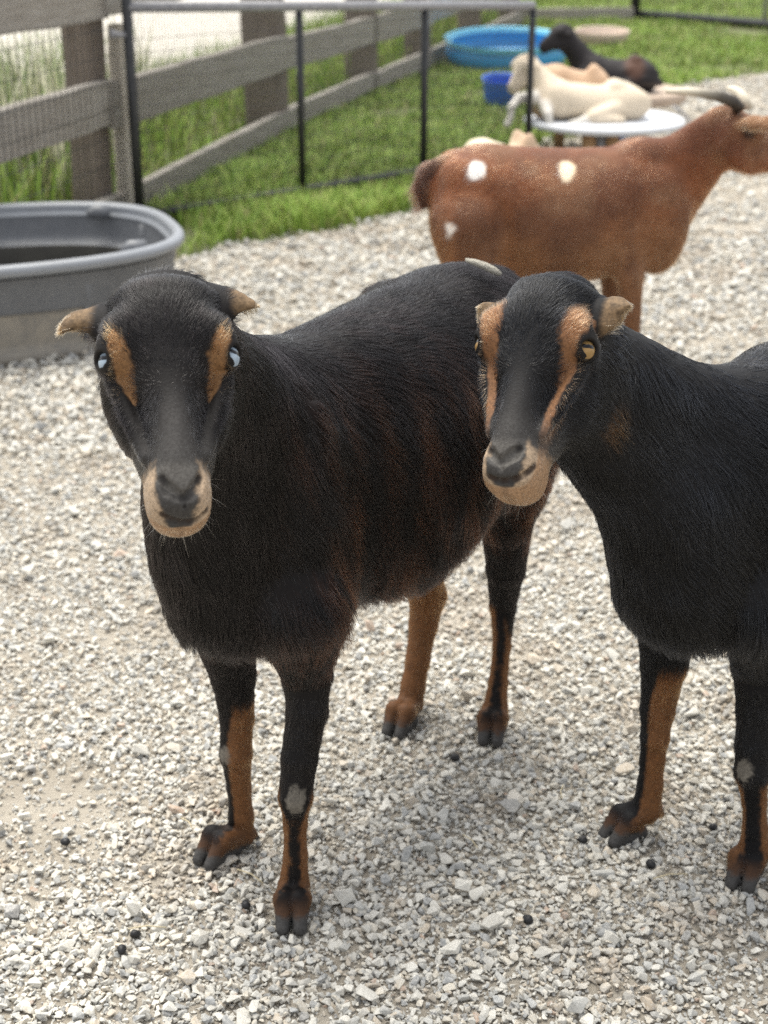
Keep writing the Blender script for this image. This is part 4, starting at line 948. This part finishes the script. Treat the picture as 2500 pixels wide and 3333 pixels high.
    F = np.tile(-a*.8-UP*.75, (n, 1)); hd = s(R, 'neck') < .02; F[hd] = -a*.55-UP*.8
    lg = R[:, 2] < .36; F[lg] = -UP; F += rng.standard_normal((n, 3))*.16+.5*np.stack([fbm(R*20+k*9, 2)-.5 for k in range(3)], 1)
    F -= Nn*(F*Nn).sum(1, keepdims=True); F /= np.linalg.norm(F, axis=1, keepdims=True)+1e-6; D = F+Nn*.22
    L = np.where(lg, .010, .017)*(.7+.6*rng.random(n)); L = np.where(s(R, 'tail') < .01, .035, L)
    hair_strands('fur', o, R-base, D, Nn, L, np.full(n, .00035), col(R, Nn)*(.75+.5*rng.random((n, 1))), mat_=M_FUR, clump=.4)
    W_ = W
    return o
M_HORN = mat('horn', attr='coat', rough=.5, spec=.4, bump=(220, .4, .003))
brown_goat()

def lying_goat(label, c, face, L, hgt, wid, colfn, head, neck_r, h=.010, legs=(), sc=.8, z0=.0, extra=None):
    """a goat lying down: c ground point under the chest, face: horizontal direction it faces, head=(eye point, nose direction)"""
    s = Sdf(); f = nrm(V3(*face)); sd_ = V3(-f[1], f[0], 0); c = V3(*c); zb_ = z0
    B = lambda x, w, z: c-f*x+sd_*w+UP*(zb_+z)
    st = [(-.16, .62, .18, .16, .2), (-.08, .86, .05, .62, .7), (.10, .97, .01, .86, 1.0), (.32, .93, .0, .88, 1.12), (.58, .88, .0, .86, 1.10), (.80, .97, .01, .70, .95), (.95, .74, .05, .48, .6), (1.04, .45, .15, .15, .2)]
    s.loft(B(0, 0, 0), -f, UP, sd_, [(x*L, t*hgt, b*hgt, w1*wid, w2*wid) for x, t, b, w1, w2 in st], k=.04, p=2.2)
    s.ell(B(.83*L, wid*.55, hgt*.42), (L*.22, wid*.55, hgt*.42), np.stack([f, sd_, UP]), .04); s.ell(B(.83*L, -wid*.55, hgt*.42), (L*.22, wid*.55, hgt*.42), np.stack([f, sd_, UP]), .04)
    for e in (-1, 1): s.ell(B(.70*L, e*wid*.42, hgt*.86), (L*.07, wid*.22, hgt*.16), np.stack([f, sd_, UP]), .03); s.ell(B(.12*L, e*wid*.62, hgt*.50), (L*.12, wid*.35, hgt*.38), np.stack([f, sd_, UP]), .03)
    for e in (-1, 1): s.chain([B(.66*L, e*wid*1.0, hgt*.30), B(.45*L, e*wid*1.25, hgt*.16), B(.72*L, e*wid*1.35, hgt*.08), B(.48*L, e*wid*1.45, hgt*.07)], [hgt*.22, hgt*.16, hgt*.10, hgt*.08], .02, 'fold')
    eye, nd, nn = [np.asarray(q, float) for q in head]; M = frame_from(nd, nn); W = head_parts(s, eye, M, sc, None, fine=False); u, v, n = M.T
    s.cone(B(.03*L, 0, hgt*.68), W(0, -.045, -.075), neck_r*1.35, neck_r*.82, .05, part='neck')
    for e in (-1, 1): s.chain([W(e*.050, -.050, -.045), W(e*.085, -.040, -.055), W(e*.120, -.020, -.07)], [.014*sc, .020*sc, .008*sc], .01, 'ear', sq=(n, .4))
    for pts, rr in legs: s.chain(pts, rr, .025, 'leg')
    return s, W
def flat(colr, jit=.35, sc=14):
    return lambda P, N: np.tile(np.array(colr), (len(P), 1))*(1+jit*(fbm(P*sc, 3)-.5)[:, None])
CREAM, TANC = (.62, .53, .41), (.48, .33, .22)
# cream goat on the white platform
cy = 7.62; chest = aty(1752, 398, cy); pz = .191
s, W = lying_goat('', (chest[0]+.03, cy, 0), (-1, -.05, 0), .50, .185, .125, None, (aty(1688, 212, cy-.02), V3(-.42, -.45, -.75), V3(-.5, -.5, .6)), .062, z0=pz,
    legs=[([aty(1742, 318, cy-.06), aty(1690, 318, cy-.16), aty(1664, 350, cy-.24), aty(1662, 385, cy-.25), aty(1650, 404, cy-.26)], [.035, .024, .019, .016, .019]),
          ([aty(1775, 345, cy-.10), aty(1783, 372, cy-.15), aty(1788, 396, cy-.16)], [.034, .024, .020]), ([aty(1960, 380, cy-.10), aty(1900, 396, cy-.14), aty(1860, 404, cy-.15)], [.045, .026, .020])])
def cream_col(P, N):
    c = flat(CREAM)(P, N); c = mixc(c, (.36, .22, .13), smooth01(np.linalg.norm((P-aty(1752, 355, cy-.08))*np.array([1, .6, .9]), axis=1), .075, .03)*.8)
    c = mixc(c, (.50, .38, .26), smooth01(P[:, 2], pz+.26, pz+.34)*.6); return mixc(c, (.68, .66, .62), smooth01(s(P, 'leg'), .01, 0)*.8)
simple_goat(s, .009, 'cream goat lying on the round white platform with one white foreleg over the edge', (chest[0]+.2, cy), cream_col, GRP)
# tan goat tucked behind it
ty = 7.86; tcx = aty(1780, 300, ty)[0]
s, W = lying_goat('', (tcx+.02, ty, 0), (-1, .1, 0), .30, .235, .085, None, (V3(tcx-.11, ty+.06, pz+.20), V3(-.7, .3, -.65), V3(-.6, .2, .7)), .05, z0=pz, sc=.7)
simple_goat(s, .011, 'tan goat resting behind the back of the cream goat', (tcx+.15, ty), flat(TANC), GRP)
# black goat on the wooden platform
by = 8.72; bx = aty(1890, 250, by)[0]
s, W = lying_goat('', (bx+.02, by, 0), (-1, .05, 0), .40, .195, .12, None, (aty(1806, 96, by-.02), V3(-.62, -.35, -.45), V3(-.45, -.2, .8)), .060, z0=.191, sc=.82,
    legs=[([aty(2050, 240, by-.10), aty(2090, 262, by-.14), aty(2150, 270, by-.12)], [.05, .025, .02]), ([aty(1900, 240, by-.08), aty(1930, 262, by-.16), aty(1990, 266, by-.18)], [.04, .022, .018])])
def dark_col(P, N):
    c = flat((.017, .014, .015))(P, N); c = mixc(c, (.085, .036, .020), smooth01(np.linalg.norm((P-aty(2065, 215, by-.1))*np.array([1.3, .5, 1]), axis=1), .10, .04)*.8)
    c = mixc(c, (.26, .22, .19), smooth01(s(P, 'leg'), .008, 0)*smooth01(P[:, 2], .26, .22)*.7)
    return mixc(c, (.55, .46, .42), smooth01(np.linalg.norm(P-aty(1800, 84, by-.08), axis=1), .05, .025))
simple_goat(s, .010, 'black goat lying on the pale wooden platform, turning its head over the blue pool', (bx+.2, by), dark_col, GRP)
# cream goat lying behind the brown goat
ky = 5.75; kx = aty(1560, 520, ky)[0]
s, W = lying_goat('', (kx-.02, ky, 0), (-.8, -.35, 0), .30, .39, .125, None, (aty(1470, 532, ky-.15), V3(-.86, -.2, -.28), V3(-.3, -.3, .9)), .06, z0=0, sc=.78)
def pale_col(P, N):
    c = flat((.70, .61, .46))(P, N); d = P-aty(1470, 532, ky-.15); hd = smooth01(s(P, 'head'), .012, 0)
    c = mixc(c, (.72, .72, .72), hd); c = mixc(c, (.22, .22, .23), hd*smooth01(P[:, 0], aty(1412, 540, ky)[0]+.012, aty(1400, 540, ky)[0]))
    c = mixc(c, (.04, .035, .03), smooth01(np.linalg.norm(P-aty(1487, 520, ky-.17), axis=1), .035, .018)); return mixc(c, (.40, .26, .17), smooth01(P[:, 0], aty(1640, 450, ky)[0], aty(1700, 450, ky)[0])*.8)
simple_goat(s, .010, 'pale cream goat lying low with a white face, mostly hidden behind the brown goat', (kx+.1, ky), pale_col, GRP)

# ------------------------------------------------------------------ the two black goats
_, G1 = finish_black_goat(goat_one, False, 'black goat with pale blue eyes and tan lower legs staring straight at the camera', GRP)
finish_black_goat(goat_two, True, 'black goat with amber eyes and a broad tan muzzle, right of the blue eyed goat', GRP)

# ------------------------------------------------------------------ small things on the gravel
M_DROP = mat('dropping', (.010, .010, .011), .45, .4, bump=(300, .4, .002)); M_STRAW = mat('dry_straw', (.52, .45, .30), .7, .3)
def drop_mesh():
    import bmesh
    bm = bmesh.new(); bmesh.ops.create_icosphere(bm, subdivisions=2, radius=.0062)
    for v in bm.verts: v.co.x *= 1.22; v.co *= 1+.08*math.sin(v.co.x*700)+.05*math.sin(v.co.y*900)
    me = bpy.data.meshes.new('dropping'); bm.to_mesh(me); bm.free(); me.polygons.foreach_set('use_smooth', [True]*len(me.polygons)); me.materials.append(M_DROP); return me
dm = drop_mesh()
DROPS = [((215, 2752), 'black dropping far left, on the bare sandy patch of gravel'), ((397, 3098), 'black dropping near the bottom left, the lower of a close pair'), ((440, 3048), 'black dropping near the bottom left, the upper of a close pair'),
    ((802, 2958), 'black dropping between the two front hooves of the blue eyed goat'), ((1897, 2752), 'black dropping just left of the front hoof of the amber eyed goat'), ((2116, 2830), 'black dropping just below the front hoof of the amber eyed goat'),
    ((2320, 2706), 'black dropping between the two front legs of the amber eyed goat'), ((1718, 3012), 'black dropping alone on the gravel at the bottom, right of the middle'), ((2240, 2330), 'black dropping behind the front legs of the amber eyed goat'), ((1480, 2480), 'black dropping between the hind hooves of the blue eyed goat')]
for i, ((px, py), lab) in enumerate(DROPS):
    p = ground(px, py); o = bpy.data.objects.new('dropping', dm); COL.objects.link(o); o.location = (p[0], p[1], float(ground_h(p[:1], p[1:2])[0])+.010); o.rotation_euler = (0, .2*math.sin(i*5), i*1.7); o.scale = [1+.25*math.sin(i*3.1)]*3
    tag(o, lab, 'dropping', 'droppings on the gravel')
STRAWS = [((815, 2870, -40, .05), 'straw stalk slanting down between the front hooves of the blue eyed goat'), ((610, 2700, -55, .035), 'straw stalk on the gravel left of the blue eyed goat\'s front legs'), ((480, 3034, 2, .05), 'straw stalk lying level on the bare patch at lower left'),
    ((1530, 2760, -60, .04), 'pale straw stalk alone on the gravel in the middle of the foreground'), ((1830, 2600, 80, .035), 'thin curved stalk on the gravel left of the amber eyed goat'), ((2180, 2875, 10, .05), 'straw stalk between the front hooves of the amber eyed goat')]
for (px, py, ang, Ln), lab in STRAWS:
    p = ground(px, py); d = V3(math.cos(math.radians(ang)), math.sin(math.radians(ang)), 0); z = float(ground_h(p[:1], p[1:2])[0])+.012; q = V3(p[0], p[1], z)
    o = tube('straw', [q-d*Ln*.5-q, UP*.002+V3(-d[1], d[0], 0)*.003, d*Ln*.5+UP*.001], .0009, None, M_STRAW, 5); o.location = q
    tag(o, lab, 'straw', 'straw stalks on the gravel')
st = tube('straw_twist', [h_+nrm(CAM-h_)*.012+UP*.014 for h_ in (G1['s'].hit(x_, y_, 1.5) for x_, y_ in ((1515, 878), (1545, 886), (1580, 899), (1608, 913), (1630, 926)))], [.003, .0048, .0058, .0055, .003], None, mat('pale_straw', (.50, .47, .40), .85, .2, bump=(200, 1., .01)), 8)
tag(st, 'pale twisted wisp of straw caught on the rump of the blue eyed goat', 'straw twist')
